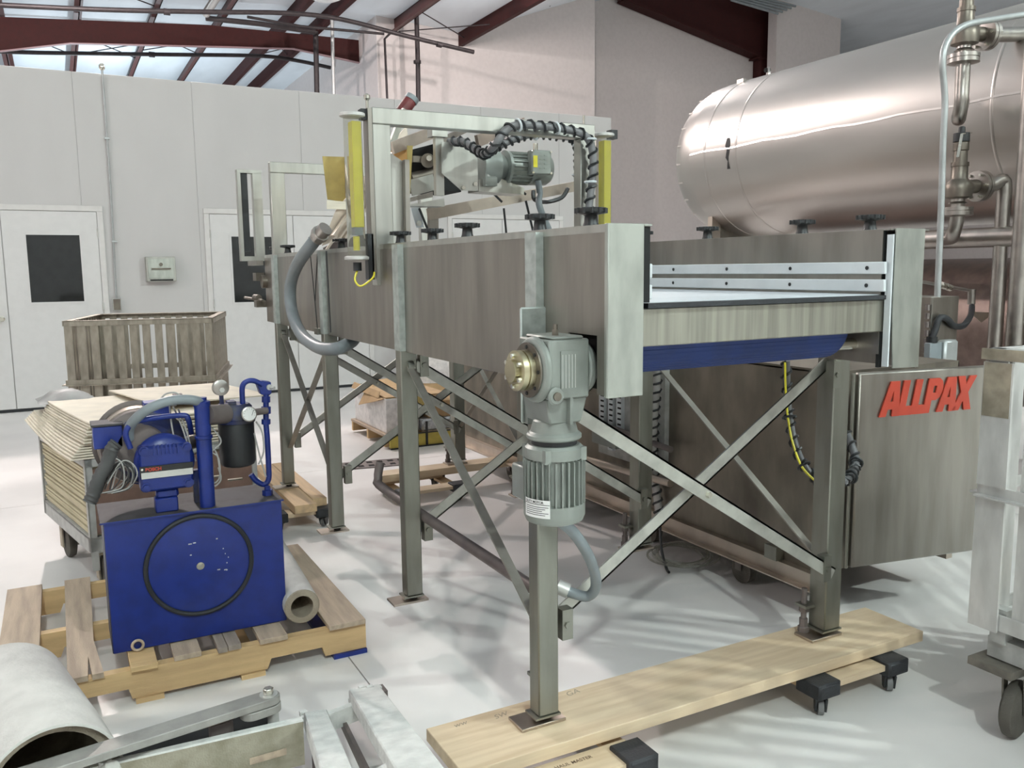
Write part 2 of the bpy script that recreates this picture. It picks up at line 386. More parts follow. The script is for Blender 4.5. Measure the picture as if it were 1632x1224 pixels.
pipe([KY(503, 50, 10.62), KY(505, 148, 10.62), KY(506, 190, 10.62)], .054, 'black_pipe', 'black vertical pipe dropping behind the partition, left of a thinner grey one', name='drop_pipe')
pipe([KY(529, 25, 10.62), KY(532, 152, 10.62), KY(533, 190, 10.62)], .037, 'grey_tube', 'thin grey vertical pipe dropping behind the partition', name='drop_pipe')
pipe([KY(663, 2, 10.35), KY(666, 100, 10.35), KY(667, 190, 10.35)], .050, 'black_pipe', 'long black vertical pipe with a rusty coupling in front of the upper wall', name='drop_pipe', fit=[(KY(665, 99, 10.35), (0, 0, 1), .08, .06)])
pipe([KY(622, 53, 10.6), KY(613, 62, 10.6), KY(617, 156, 10.6), KY(618, 190, 10.6)], .025, 'black_pipe', 'thin black pipe elbowing down beside the corner of the upper wall', name='drop_pipe')
pipe([KY(835, -6, 10.5), KY(877, 8, 10.5)], .034, 'black_pipe', 'short black pipe end at the top of the upper wall', name='branch_pipe')
for a, b, lb in (((1345, 0), (1490, 42), 'dark blue-grey pipe high on the right wall, the lower of two'), ((1395, 0), (1520, 35), 'dark blue-grey pipe high on the right wall, the upper of two')):
    pipe([KY(*a, 10.6), KY(*b, 10.6)], .05, 'black_pipe', lb, name='high_pipe')
t = thing('conduit_rack', 'bundle of grey conduits running out over the red column', 'conduit', KY(1240, 15, 10.8))
for k in range(5): part('conduit', MB().cyl(KY(1165+k*7, 0-k*2, 10.9), KY(1240+k*7, 22-k*3, 10.8), .033, n=8), 'grey_pvc', t)
# high-bay lamp whose dome just shows at the top edge
c = KY(518, -14, 8.2)
t = thing('high_bay_lamp', 'white dome of a high-bay lamp at the top edge of the photo', 'lamp', c)
part('dome', MB().lathe(c-V((0, 0, .15)), (0, 0, 1), [(0, .05), (.015, .16), (.06, .26), (.15, .30), (.32, .26), (.5, .13)], 28), 'white_plastic', t)
part('ballast', MB().cyl(c+V((0, 0, .35)), c+V((0, 0, .6)), .14, n=16), 'cast_grey', t)
zr = EYE.z+(roof_z((c.x)/KF)-EYE.z)*KF
part('hanger', MB().cyl(c+V((0, 0, .6)), V((c.x, c.y, max(zr, c.z+.8))), .012, n=6), 'black_pipe', t)
# fittings on the partition
t = thing('wall_conduit', 'thin grey conduit with a switch box and a finial on the back wall', 'conduit', (.575, YB-.03, 1.1))
part('conduit', MB().tube([(.60, YB-.025, 3.64), (.60, YB-.025, 2.4), (.578, YB-.025, 1.16)], .011, 8, 1), 'grey_tube', t)
part('finial', MB().lathe((.60, YB-.025, 3.62), (0, 0, 1), [(0, .02), (.02, .03), (.05, .03), (.07, .015)], 12), 'chrome', t)
part('switch_box', MB().box(.535, YB-.06, 1.05, .625, YB-.001, 1.19), 'cart_metal', t, bev=.004)
part('cover_plate', MB().box(.545, YB-.064, 1.06, .615, YB-.06, 1.18), 'cast_bronze', t)
for z in (2.9, 1.8): part('strap', MB().box(.575, YB-.04, z, .625, YB-.001, z+.02), 'grey_tube', t)
t = thing('towel_dispenser', 'square stainless steel towel dispenser on the white back wall', 'dispenser', (1.05, YB-.06, 1.36))
part('cabinet', MB().box(.895, YB-.13, 1.365, 1.205, YB-.001, 1.64), 'steel_bright', t, bev=.006)
part('door_plate', MB().box(.915, YB-.137, 1.40, 1.185, YB-.131, 1.62), 'steel_cap', t, bev=.002)
part('lever', MB().box(.95, YB-.16, 1.50, 1.15, YB-.137, 1.515).cyl((1.05, YB-.137, 1.555), (1.05, YB-.15, 1.555), .02, n=12), 'cast_bronze', t)
part('mouth', MB().box(.93, YB-.139, 1.375, 1.17, YB-.131, 1.39), 'dark_void', t)
# ------------------------------------------------------------------ the belt conveyor table
X0, X1, Y0, Y1, ZB, ZU = 1.15, 2.26, 1.69, 5.45, 1.154, 1.562
t = cv = thing('belt_conveyor', 'long stainless steel belt conveyor table on tall legs, with a yellow light curtain', 'conveyor', (1.7, 3.5, .16))
part('side_panel', MB().box(X0, Y0+.003, ZB, X0+.004, 1.738, ZU).box(X0, 1.738, 1.298, X0+.004, 1.868, ZU).box(X0, 1.868, ZB, X0+.004, Y1, ZU), 'steel', t)
part('side_panel', MB().box(X1-.004, Y0+.003, ZB, X1, Y1, ZU), 'steel', t)
part('top_flange', MB().box(X0, Y0+.003, ZU-.003, X0+.112, Y1, ZU+.001).box(X0-.001, Y0+.004, ZU-.018, X0, Y1, ZU), 'steel_bright', t)
part('top_flange', MB().box(2.125, Y0+.003, ZU-.003, X1+.03, Y1, ZU+.001), 'steel_bright', t)
part('inner_panel', MB().box(1.272, Y0+.02, 1.375, 1.276, Y1, ZU+.002), 'steel', t)
part('inner_panel', MB().box(2.124, Y0+.03, 1.20, 2.128, Y1, ZU), 'steel', t)
part('end_cap', MB().box(X0-.004, Y0-.004, ZB-.004, 1.250, Y0, ZU+.002).box(1.2505, Y0-.004, ZU-.004, 1.274, Y0+.01, ZU+.002).box(X0-.004, Y0, ZB-.004, X0-.0005, Y0+.012, ZU+.002), 'steel_cap', t, bev=.0015)
part('end_cap', MB().prism([(2.150, Y0-.004, 1.16), (2.262, Y0-.004, 1.157), (2.262, Y0-.004, ZU+.002), (2.138, Y0-.004, ZU+.002), (2.138, Y0-.004, 1.33), (2.143, Y0-.004, 1.23)], (0, .004, 0)), 'steel_cap', t)
part('end_gap', MB().box(1.2505, Y0+.002, 1.376, 1.2716, Y0+.006, ZU-.0045), 'dark_void', t)
part('end_gap', MB().box(2.1285, Y0+.03, 1.16, 2.142, Y0+.04, ZU), 'dark_void', t)
part('edge_strip', MB().box(2.130, Y0, 1.165, 2.136, Y0+.02, ZU-.015), 'white_plastic', t)
part('inner_void', MB().box(X0+.03, 1.70, 1.16, X0+.036, 2.0, 1.35), 'dark_void', t)
# end panel of the far end
part('end_plate', MB().box(X0+.004, Y1-.01, ZB+.16, 2.256, Y1-.006, ZU-.02), 'steel', t)
# cross beam at the near end, belt over it
part('front_beam', MB().box(1.256, 1.715, 1.266, 2.150, 1.755, 1.361), 'steel_beam', t, bev=.003)
part('belt_edge', MB().box(1.274, 1.70, 1.361, 2.124, 1.72, 1.3735), 'black_rubber', t)
mb = MB(); y = 1.722
while y < Y1-.05: mb.box(1.277, y, 1.364, 2.123, y+.0225, 1.3755); y += .0254
part('belt', mb, 'white_belt', t, kind='stuff')
mb = MB(); rad = .10; cy, cz = 1.872, 1.287
loop = [(cy-rad*math.cos(a), cz-rad*math.sin(a)) for a in [math.radians(i*7.5) for i in range(0, 13)]]
loop += [(1.95+.045*i, cz-rad-.06*math.sin(math.pi*min(1, (i*.045)/1.3))) for i in range(0, 29)]
loop += [(3.3+.2*i, 1.20) for i in range(0, 10)]
for (a, za), (b, zb) in zip(loop, loop[1:]): mb.bar((1.66, a, za), (1.66, b, zb), .79, .009, (0, 0, 1) if abs(b-a) > 1e-6 else (0, 1, 0))
n = 0
part('return_belt', mb, 'blue_belt', t, kind='stuff')
mb = MB()
for i, (a, za) in enumerate(loop[:14]): mb.cyl((1.266, a, za), (2.054, a, za), .0058, n=6)
part('belt_hinge', mb, 'blue_belt', t, kind='stuff')
part('drum_shaft', MB().cyl((1.10, cy-.06, 1.225), (2.2, cy-.06, 1.225), .018, n=12), 'chrome', t)
for z in (1.452, 1.401):
    part('wear_strip', MB().box(2.112, 1.70, z-.0175, 2.124, Y1-.1, z+.0175), 'white_plastic', t, bev=.002)
    part('wear_strip', MB().box(1.276, 1.70, z-.0175, 1.286, Y1-.1, z+.0175), 'white_plastic', t, bev=.002)
s = part('strip_bolt', MB().cyl((2.111, 1.76, 1.452), (2.1095, 1.76, 1.452), .006, n=8), 'black_plastic', t)
for k in range(1, 12): share(s, t, (0, .15*(k//2)*2+.0, -.051*(k % 2)))
# legs, with levelling feet and screw jacks
LY = [1.998, 3.04, 4.085, 5.10]
def leg(x, y, side, zt=1.545):
    jx, jy = (x+.05, y+.10) if side < 0 else (x-.022, y+.075)
    d_ = .056 if side < 0 else .075; w_ = .066 if side < 0 else .077
    l = part('leg', MB().box(x, y, .192, x+w_, y+d_, zt), 'steel_leg', t, bev=.004)
    part('foot_collar', MB().box(x-.012, y-.004, .186, x+w_+.004, y+d_+.004, .192), 'steel_leg', l)
    part('foot_stud', MB().cyl((x+.038, y+.037, .17), (x+.038, y+.037, .19), .017, n=10), 'black_pipe', l)
    part('foot_plate', MB().box(x-.055, y+.0, .161, x+.09, y+.085, .170), 'steel_tan', l, bev=.001)
    part('jack_screw', MB().cyl((jx, jy, .17), (jx, jy, .33), .010, n=10).lathe((jx, jy, .17), (0, 0, 1), [(0, .02), (.018, .02), (.022, .015), (.05, .015)], 6).lathe((jx, jy, .245), (0, 0, 1), [(0, .018), (.02, .018)], 6), 'pit_iron', l)
    part('jack_lug', MB().box(jx-.022, jy-.03, .265, jx+.03, jy+.02, .275), 'steel_leg', l)
    return l
for y in LY:
    leg(1.128, y, -1)
    part('leg_skin', MB().box(1.1262, y-.001, 1.158, 1.1276, y+.057, 1.556).box(1.1262, y-.0035, 1.158, 1.1495, y-.0012, 1.556), 'galvanised', t)  # thin skin added over the upper legs, paler than the leg steel
RY = [2.02, 3.11, 4.215, 5.17]
for y in RY: leg(2.287, y, 1, 1.50)
# bracing of angle iron: an X across each pair of legs, thin straps along the sides
for y in LY:
    yy = y+.004
    part('cross_brace', MB().angle((1.19, yy, 1.105), (2.30, yy, .405), .042, .006, (0, -1, 0), -1), 'brace', t)
    part('cross_brace', MB().angle((1.19, yy+.05, .437), (2.29, yy+.05, 1.135), .042, .006, (0, -1, 0), 1), 'brace', t)
    for x, z in ((1.207, 1.10), (2.25, .43), (2.26, 1.10), (1.207, .45)):
        part('gusset', MB().box(x, yy-.004, z-.045, x+.035, yy+.03, z+.045).cyl((x+.016, yy-.010, z), (x+.016, yy-.004, z), .010, n=6), 'steel_leg', t)
    part('brace_bolt', MB().cyl((1.735, yy-.012, .762), (1.735, yy+.0, .762), .010, n=6), 'chrome', t)
for x in (1.165, 2.315):
    for a, b in ((0, 1), (2, 3)):
        ya, yb = ((LY if x < 2 else RY)[k_]+(.05 if k_ == a else 0) for k_ in (a, b))
        part('side_strap', MB().bar((x, yb, 1.10), (x, ya+.03, .45), .006, .03, (1, 0, 0)), 'strap_steel', t)
        part('side_strap', MB().bar((x+.01, ya+.03, 1.10), (x+.01, yb+.03, .39), .006, .03, (1, 0, 0)), 'strap_steel', t) if a == 2 else None
        for y, z in ((ya+.03, .45), (yb-.0, 1.10)): part('strap_lug', MB().cyl((x-.012, y, z), (x+.012, y, z), .02, n=10), 'steel_leg', t)
# hand knobs along both top edges
def knob(x, y, z=1.563, s=1):
    k = part('hand_knob', MB().lathe((x, y, z), (0, 0, 1), [(0, .022), (.012, .018), (.03, .016), (.034, .036), (.037, .039), (.045, .039), (.048, .035), (.049, .010)], 28), 'black_plastic', t)
    mb = MB()
    for i in range(12):
        a = 2*math.pi*i/12; mb.cyl((x+.038*math.cos(a), y+.038*math.sin(a), z+.034), (x+.038*math.cos(a), y+.038*math.sin(a), z+.047), .0048, n=6)
    part('grip_lobes', mb, 'black_plastic', k); return k
k0 = (1.205, 3.21); knob(*k0)
for x, y in ((1.24, 2.97), (1.205, 2.59), (1.205, 2.11), (1.205, 1.85), (1.205, 5.38), (1.19, 5.0), (1.205, 4.0), (2.2, 2.57), (2.2, 2.10), (2.2, 1.83), (2.18, 2.95)): knob(x, y)
# drive: gear reducer with its motor hanging from it
gx, gy, gz = 1.075, 1.83, 1.215
part('torque_plate', MB().box(1.074, 1.986, 1.05, 1.207, 1.994, 1.36), 'galvanised', t, bev=.004)
part('torque_bracket', MB().box(1.084, 1.97, 1.05, 1.10, 1.985, 1.16), 'cast_grey', t)
g = part('gear_reducer', MB().box(1.03, 1.764, 1.145, 1.145, 1.915, 1.29).prism([(1.03, 1.78, 1.145), (1.15, 1.78, 1.145), (1.135, 1.785, 1.08), (1.045, 1.785, 1.08)], (0, .12, 0))
         .box(1.04, 1.765, 1.29, 1.13, 1.90, 1.298).lathe((1.145, 1.825, 1.215), (1, 0, 0), [(0, .069), (.02, .067), (.03, .055)], 28).lathe((1.03, 1.825, 1.215), (-1, 0, 0), [(0, .083), (.014, .08), (.02, .07)], 32)
         .lathe((1.088, 1.84, 1.085), (0, 0, -1), [(0, .052), (.028, .060), (.034, .060), (.0345, .070), (.050, .070), (.0505, .04)], 28).cyl((1.045, 1.764, 1.155), (1.045, 1.752, 1.155), .022, n=16), 'cast_grey', t, bev=.004)
part('hub_plate', MB().lathe((1.008, 1.825, 1.215), (-1, 0, 0), [(0, .068), (.005, .068), (.006, .04)], 32), 'cast_bronze', g)
part('shrink_disc', MB().lathe((1.002, 1.825, 1.215), (-1, 0, 0), [(0, .05), (.014, .05), (.0145, .046), (.018, .046), (.0185, .05), (.032, .05), (.033, .044), (.034, .028), (.046, .028), (.047, .012)], 28), 'brass', g)
s = part('hub_bolt', MB().cyl((.970, 1.825, 1.252), (.960, 1.825, 1.252), .006, n=6), 'chrome', g)
for i in range(1, 6):
    a = math.pi*2*i/6; share(s, g, (0, .037*math.sin(a), .037*(math.cos(a)-1)))
s = part('plate_bolt', MB().cyl((1.004, 1.825, 1.272), (1.000, 1.825, 1.272), .005, n=6), 'black_plastic', g)
for i in range(1, 8):
    a = math.pi*2*i/8; share(s, g, (0, .057*math.sin(a), .057*(math.cos(a)-1)))
part('name_plate', MB().box(1.062, 1.7615, 1.165, 1.112, 1.764, 1.262), 'cast_grey', g)
mb = MB()
for i in range(5): mb.box(1.066+.009*i, 1.7608, 1.172, 1.0675+.009*i, 1.7615, 1.254)
part('plate_lines', mb, 'label_silver', g)
part('plug', MB().cyl((1.045, 1.752, 1.155), (1.045, 1.748, 1.155), .011, n=12), 'cast_bronze', g)
part('breather', MB().cyl((1.075, 1.81, 1.298), (1.075, 1.81, 1.312), .009, n=6).cyl((1.075, 1.81, 1.312), (1.075, 1.81, 1.325), .006, n=10), 'cast_bronze', g)
part('rib', MB().box(1.09, 1.765, 1.08, 1.098, 1.785, 1.15), 'cast_grey', g)
mx, my = 1.088, 1.84
m_ = part('drive_motor', MB().lathe((mx, my, 1.022), (0, 0, -1), [(0, .04), (.0005, .066), (.008, .074), (.034, .074), (.035, .066), (.152, .066), (.153, .05)], 36), 'cast_grey', t)
part('adapter_flange', MB().lathe((mx, my, 1.036), (0, 0, -1), [(0, .04), (.0005, .058), (.014, .058), (.0145, .04)], 28), 'black_plastic', m_)
mb = MB()
for i in range(30):
    a = 2*math.pi*i/30+.05; d = V((math.cos(a), math.sin(a), 0)); c = V((mx, my, 0))+d*.0705
    mb.bar((c.x, c.y, .985), (c.x, c.y, .872), .0035, .018, (d.x, d.y, 0))
part('cooling_fins', mb, 'cast_grey', m_)
part('fan_cover', MB().lathe((mx, my, .872), (0, 0, -1), [(0, .079), (.032, .079), (.046, .073), (.053, .055), (.055, .02)], 36), 'cast_grey', m_, bev=0)
for k in range(4):
    a = math.pi/4+k*math.pi/2; part('tie_lug', MB().cbox((mx+.073*math.cos(a), my+.073*math.sin(a), 1.0), .016, .016, .034), 'cast_grey', m_)
part('terminal_box', MB().box(mx-.06, my+.03, .865, mx-.02, my+.12, .955), 'cast_grey', m_, bev=.004)
def curved_label(c, r, a0, a1, z0, z1, m, name, par, n=8):
    mb = MB(); vs = []
    for i in range(n+1):
        a = a0+(a1-a0)*i/n
        for z in (z0, z1): vs.append((c[0]+r*math.cos(a), c[1]+r*math.sin(a), z))
    mb.add(vs, [(2*i, 2*i+2, 2*i+3, 2*i+1) for i in range(n)]); return part(name, mb, m, par)
R_ = math.radians
curved_label((mx, my), .0806, R_(176), R_(232), .846, .892, 'label_white', 'label', m_)
curved_label((mx, my), .0809, R_(177), R_(231), .8795, .881, 'print_black', 'label_rule', m_)
for i, z in enumerate((.873, .868, .863, .858, .853)): curved_label((mx, my), .0809, R_(180), R_(229-6*(i % 3)), z, z+.0016, 'print_black', 'label_line', m_)
mb = MB(); txt = text_mb('DUTY MOTOR', .0085, (0, 0, 0), (1, 0, 0), (0, 1, 0), 0, bold=.0002)
txt.v = [V((mx+.0811*math.cos(R_(180)+v.x/.0805), my+.0811*math.sin(R_(180)+v.x/.0805), .8830+v.y)) for v in txt.v]
part('label_print', txt, 'print_black', m_)
part('motor_conduit', MB().tube([PY(888, 828, 1.86), PY(915, 850, 1.87), PY(940, 890, 1.92), PY(950, 930, 1.98), PY(938, 950, 2.02), PY(912, 945, 2.04), PY(893, 937, 2.06)], .0155, 12), 'grey_pvc', t)
part('conduit_fitting', MB().cyl(PY(906, 942, 2.045), PY(888, 934, 2.065), .022, n=10), 'label_silver', t)
part('cable_pipe', MB().tube([(1.215, 2.09, .50), (1.215, 2.4, .50), (1.215, 3.5, .505), (1.22, 3.62, .53), (1.24, 3.64, .60)], .020, 10, 4), 'pit_iron', t)
# grey flexible conduit looping down at the far half
part('flexible_conduit', MB().tube([PX(514, 366, 1.12), PX(498, 388, 1.08), PX(475, 420, 1.06), PX(463, 455, 1.05), PX(465, 495, 1.05), PX(480, 532, 1.05), PX(506, 553, 1.07), PX(535, 556, 1.10), PX(558, 546, 1.18), PX(566, 538, 1.24)], .030, 14), 'grey_pvc', t)
part('conduit_fitting', MB().cyl(PX(519, 364, 1.12), PX(504, 381, 1.09), .034, n=16).cyl(PX(512, 371, 1.105), PX(508, 376, 1.10), .042, n=8), 'pipe_steel', t)
part('strap', MB().bar(PX(492, 378, 1.12), PX(506, 525, 1.12), .003, .008), 'black_plastic', t)
part('strap', MB().bar(PX(506, 402, 1.14), PX(502, 480, 1.13), .003, .008), 'black_plastic', t)
part('strap', MB().bar(PX(520, 400, 1.115), PX(527, 530, 1.115), .003, .016), 'black_plastic', t)
part('clip', MB().cbox(PX(508, 528, 1.13), .03, .06, .03), 'steel_leg', t)
# take-up hardware at the far end
b = part('take_up_bearing', MB().cyl((1.12, 5.42, 1.40), (1.16, 5.42, 1.40), .04, n=16).cbox((1.12, 5.5, 1.43), .05, .1, .05), 'cast_bronze', t)
part('take_up_screw', MB().cyl((1.115, 5.38, 1.285), (1.115, 5.95, 1.29), .009, n=8).cyl((1.115, 5.50, 1.30), (1.115, 5.62, 1.30), .02, n=10).cbox((1.12, 5.49, 1.262), .06, .08, .04), 'cast_bronze', t)
# gantry frames that span the belt
def gantry(y, z, x0, x1, wd, dp, name='gantry'):
    f = part(name+'_frame', MB().box(x0, y, 1.40, x0+wd, y+dp, z-.0625).box(x1-wd, y, 1.40, x1, y+dp, z-.0625).box(x0, y-.001, z-.062, x1, y+dp+.001, z), 'steel_bright', t, bev=.003)
    return f
gf = gantry(3.30, 2.092, 1.135, 2.17, .075, .06)
part('frame_channel', MB().box(1.118, 3.30, 1.45, 1.135, 3.36, 2.088), 'steel', gf)
part('stud', MB().cyl((1.127, 3.33, 2.09), (1.127, 3.33, 2.125), .006, n=8).lathe((1.127, 3.33, 2.12), (0, 0, 1), [(0, .006), (.008, .013), (.02, .013), (.026, .005)], 10), 'chrome', gf)
part('stud', MB().cyl((2.13, 3.33, 2.09), (2.13, 3.33, 2.135), .005, n=8), 'chrome', gf)
gf2 = gantry(5.25, 2.105, 1.165, 2.2, .085, .05)
f3 = part('sensor_frame', MB().box(1.055, 5.68, 1.56, 1.075, 5.74, 2.08).box(1.15, 5.68, 1.56, 1.205, 5.74, 2.08).box(1.055, 5.679, 2.0805, 1.206, 5.741, 2.10).box(1.055, 5.679, 1.53, 1.206, 5.741, 1.5595), 'steel_bright', t)
part('sensor_window', MB().box(1.082, 5.69, 1.59, 1.118, 5.73, 2.08), 'black_plastic', f3)
part('arm', MB().box(1.10, 5.44, 1.50, 1.14, 5.72, 1.53), 'steel', f3)
def curtain(x, y, z0, z1, full=True):
    c = part('light_curtain', MB().cyl((x, y, z0), (x, y, z1), .036, n=20), 'clear_tube', t)
    zy = z0+.115 if full else z0
    part('receiver_bar', MB().box(x-.012, y-.026, zy, x+.026, y+.02, z1-.02), 'yellow', c, bev=.002)
    part('bar_socket', MB().box(x-.012, y-.02, zy-.03, x+.02, y+.018, zy), 'grey_pvc', c).scale = (1, 1, 1)
    part('end_cap', MB().lathe((x, y, z1), (0, 0, 1), [(-.004, .04), (0, .05), (.010, .05), (.013, .046)], 24), 'cart_white', c)
    if full:
        part('plug', MB().cyl((x, y, zy-.09), (x, y, zy-.035), .013, n=12), 'yellow', c)
        part('end_cap', MB().lathe((x, y, z0), (0, 0, -1), [(-.004, .04), (0, .05), (.010, .05), (.013, .046)], 24), 'cart_white', c)
        part('connector', MB().cyl((x, y, z0-.022), (x, y, z0-.055), .017, n=12), 'black_plastic', c)
        part('bracket', MB().box(x+.036, y-.03, z0-.09, x+.06, y+.01, z0+.09), 'black_plastic', c)
        part('cable', MB().tube([(x, y, z0-.05), (x-.015, y-.01, z0-.09), (x+.005, y-.02, z0-.115), (x+.05, y-.03, z0-.085), (x+.06, y-.03, z0-.06)], .004, 6), 'yellow', c)
    part('clamp', MB().box(x+.03, y-.02, z1-.01, x+.065, y+.02, z1+.03), 'black_plastic', c)
    return c
curtain(1.065, 3.33, 1.515, 2.055)
curtain(2.255, 3.36, 1.572, 2.055, False)
# cable bundles in black spiral wrap along the first gantry
def spiral(pts, r, pitch, r2, m1, m2, par, name, strips=0):
    P = smooth(pts, 8); c = part(name, MB().tube(pts, r*.8, 10, 6), m1, par)
    mb = MB(); acc = 0; ang = 0; path = []
    t0 = (P[1]-P[0]).normalized(); a = t0.orthogonal().normalized()
    for k in range(len(P)-1):
        seg = P[k+1]-P[k]; L = seg.length; tt = seg.normalized(); a = (a-tt*a.dot(tt)).normalized(); b = tt.cross(a)
        n = max(2, int(L/(pitch/7)))
        for j in range(n):
            path.append(P[k]+seg*(j/n)+(a*math.cos(ang)+b*math.sin(ang))*r); ang += 2*math.pi*(L/n)/pitch
    part('spiral_wrap', MB().tube(path, r2, 5, 1), m2, c)
    return c
B1 = [PY(716, 226, 3.7), PY(738, 226, 3.6), PY(758, 238, 3.5), PY(773, 246, 3.4), PY(788, 232, 3.28), PY(806, 208, 3.26), PY(826, 199, 3.25), PY(862, 201, 3.25), PY(900, 206, 3.25), PY(932, 216, 3.25), PY(944, 240, 3.26), PY(945, 275, 3.26), PY(941, 310, 3.26), PY(937, 345, 3.26)]
spiral(B1, .021, .05, .0055, 'cable_mid_grey', 'black_plastic', t, 'cable_bundle')
B2 = [PY(773, 246, 3.44), PY(790, 236, 3.5), PY(820, 222, 3.5), PY(852, 214, 3.5), PY(890, 217, 3.5), PY(914, 222, 3.48), PY(921, 240, 3.44), PY(922, 280, 3.40), PY(925, 330, 3.38), PY(926, 350, 3.38)]
spiral(B2, .019, .035, .007, 'cable_mid_grey', 'black_plastic', t, 'cable_bundle')
for x, y, yy in ((826, 199, 3.25), (887, 204, 3.25), (941, 222, 3.25), (941, 290, 3.25), (852, 214, 3.5), (922, 232, 3.43), (921, 279, 3.40)):
    part('cable_tie', MB().torus(PY(x, y, yy), (1, 0, .3) if x < 930 and y < 225 else (0, 0, 1), .024, .005, 16, 6), 'white_plastic', t)
M['clear_tube'].node_tree.nodes['Principled BSDF'].inputs['IOR'].default_value = 1.03
# ------------------------------------------------------------------ the inclined infeed conveyor standing across the belt
def plate(pts, y, th=.004): return MB().prism([PY(a, b, y) for a, b in pts], (0, th, 0))
t = thing('infeed_conveyor', 'steep infeed chute and crossing conveyor with a small grey gearmotor, above the belt', 'conveyor', (1.7, 4.2, 1.56))
def ch(a, b, y, wd, dp, m, name='chute_rail'):
    return part(name, MB().bar(PY(*a, y), PY(*b, y), wd, dp, (0, 1, 0)), m, t)
part('chute_side', plate([(513, 392), (535, 335), (596, 262), (648, 200), (650, 216), (606, 300), (548, 378)], 4.35), 'steel_tan', t)
ch((530, 376), (640, 222), 4.30, .012, .05, 'steel_tan'); ch((548, 380), (655, 232), 4.28, .012, .05, 'steel_tan')
part('chute_bed', MB().prism([PY(528, 352, 4.36), PY(600, 262, 4.36), PY(600, 262, 4.85), PY(528, 352, 4.85)], (0, 0, -.006)), 'steel_tan', t)
part('chute_lip', plate([(521, 319), (560, 322), (552, 334), (521, 333)], 4.33), 'plywood', t)
part('backstop', plate([(514, 249), (549, 250), (549, 322), (522, 318)], 4.6), 'cardboard_tan', t)
part('backstop', MB().prism([PY(549, 250, 4.6), PY(549, 322, 4.6), PY(572, 300, 4.3), PY(572, 249, 4.3)], (.004, .004, 0)), 'cardboard_tan', t)
part('chute_leg', MB().bar(PY(536, 375, 4.3), PY(518, 402, 4.3), .012, .012), 'steel_tan', t)
part('chute_skirt', plate([(515, 395), (560, 372), (600, 392), (600, 398), (516, 400)], 4.42), 'pit_iron', t)
part('pivot_plate', plate([(572, 352), (588, 374), (588, 384), (560, 366)], 4.2).cyl(PY(580, 371, 4.19), PY(580, 371, 4.185), .008, n=8), 'steel_bright', t)
part('inclined_tube', MB().cyl(PY(640, 180, 4.3), PY(656, 158, 4.3), .034, n=20), 'red_dark', t)
part('tube_end', MB().cyl(PY(654, 161, 4.3), PY(658, 155, 4.3), .037, n=20), 'grey_pvc', t)
part('tube_stem', MB().bar(PY(620, 240, 4.25), PY(645, 175, 4.25), .03, .03), 'steel_leg', t)
part('side_guard', plate([(621, 243), (642, 257), (645, 388), (622, 390)], 3.52), 'steel_bright', t)
part('guard_post', MB().bar(PY(647, 255, 3.5), PY(649, 388, 3.5), .02, .03), 'steel', t)
part('wedge_board', plate([(622, 240), (651, 228), (657, 232), (655, 268), (645, 265)], 3.9), 'orange_board', t)
part('tan_strip', plate([(649, 232), (658, 232), (654, 300), (650, 386), (646, 386), (650, 300)], 3.86), 'cardboard_tan', t)
part('top_channel', MB().bar(PY(625, 236, 3.85), PY(700, 207, 4.0), .015, .055), 'steel_tan', t)
part('top_channel', MB().bar(PY(700, 226, 3.95), PY(770, 193, 4.1), .015, .03), 'steel', t)
part('top_channel', MB().bar(PY(760, 225, 4.1), PY(835, 196, 4.3), .02, .06), 'steel_tan', t)
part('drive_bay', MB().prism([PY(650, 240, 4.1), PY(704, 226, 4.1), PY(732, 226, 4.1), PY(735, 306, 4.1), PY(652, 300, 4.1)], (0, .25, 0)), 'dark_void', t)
p = part('bearing', MB().cyl(PY(682, 256, 4.02), PY(682, 256, 4.09), .035, n=16).cbox(PY(668, 254, 4.05), .07, .02, .03), 'cast_bronze', t)
part('shaft', MB().cyl(PY(684, 252, 3.98), PY(684, 252, 4.05), .014, n=10), 'chrome', p)
part('roller', MB().cyl(PY(655, 285, 4.08), PY(704, 273, 4.08), .03, n=14), 'cast_bronze', t)
part('side_channel', MB().bar(PY(654, 300, 3.9), PY(692, 290, 3.9), .015, .075), 'steel_bright', t)
part('side_channel', plate([(653, 315), (690, 305), (690, 314), (653, 322)], 3.85), 'steel', t)
part('shelf_bracket', MB().prism([PY(652, 326, 3.85), PY(708, 316, 3.85), PY(709, 329, 3.85), PY(652, 328, 3.85)], (0, .1, 0)), 'steel_bright', t)
part('upright', MB().bar(PY(698, 207, 3.72), PY(700, 312, 3.72), .04, .03, (0, 1, 0)).cbox(PY(697, 210, 3.72), .075, .06, .05), 'steel_bright', t)
g = part('motor_guard', plate([(704, 226), (730, 226), (761, 244), (762, 304), (736, 304), (704, 276)], 3.68), 'steel_bright', t)
part('guard_bolt', MB().cyl(PY(758, 293, 3.678), PY(758, 293, 3.668), .01, n=6), 'chrome', g); part('guard_bolt', MB().cyl(PY(739, 299, 3.678), PY(739, 299, 3.668), .01, n=6), 'chrome', g)
ax = (PY(880, 263, 3.75)-PY(790, 263, 3.75)).normalized(); ax.z = 0; ax.normalize()
c0 = PY(763, 265, 3.78); f = part('gear_case', MB().lathe(c0, ax, [(0, .03), (.004, .075), (.03, .085), (.09, .085), (.10, .07), (.13, .055)], 20).cbox(c0+V((.035, -.005, -.01)), .062, .118, .171), 'cast_grey', t)
mb = MB()
for i in range(5): mb.cbox(c0+V((.035, -.062, .04-.022*i)), .045, .01, .010)
part('case_ribs', mb, 'cart_metal', f)
c1 = c0+ax*.13; m_ = part('feed_motor', MB().lathe(c1, ax, [(0, .055), (.005, .082), (.02, .082), (.022, .070), (.13, .070), (.131, .080), (.23, .078), (.25, .066), (.262, .04)], 28), 'cast_grey', t)
mb = MB()
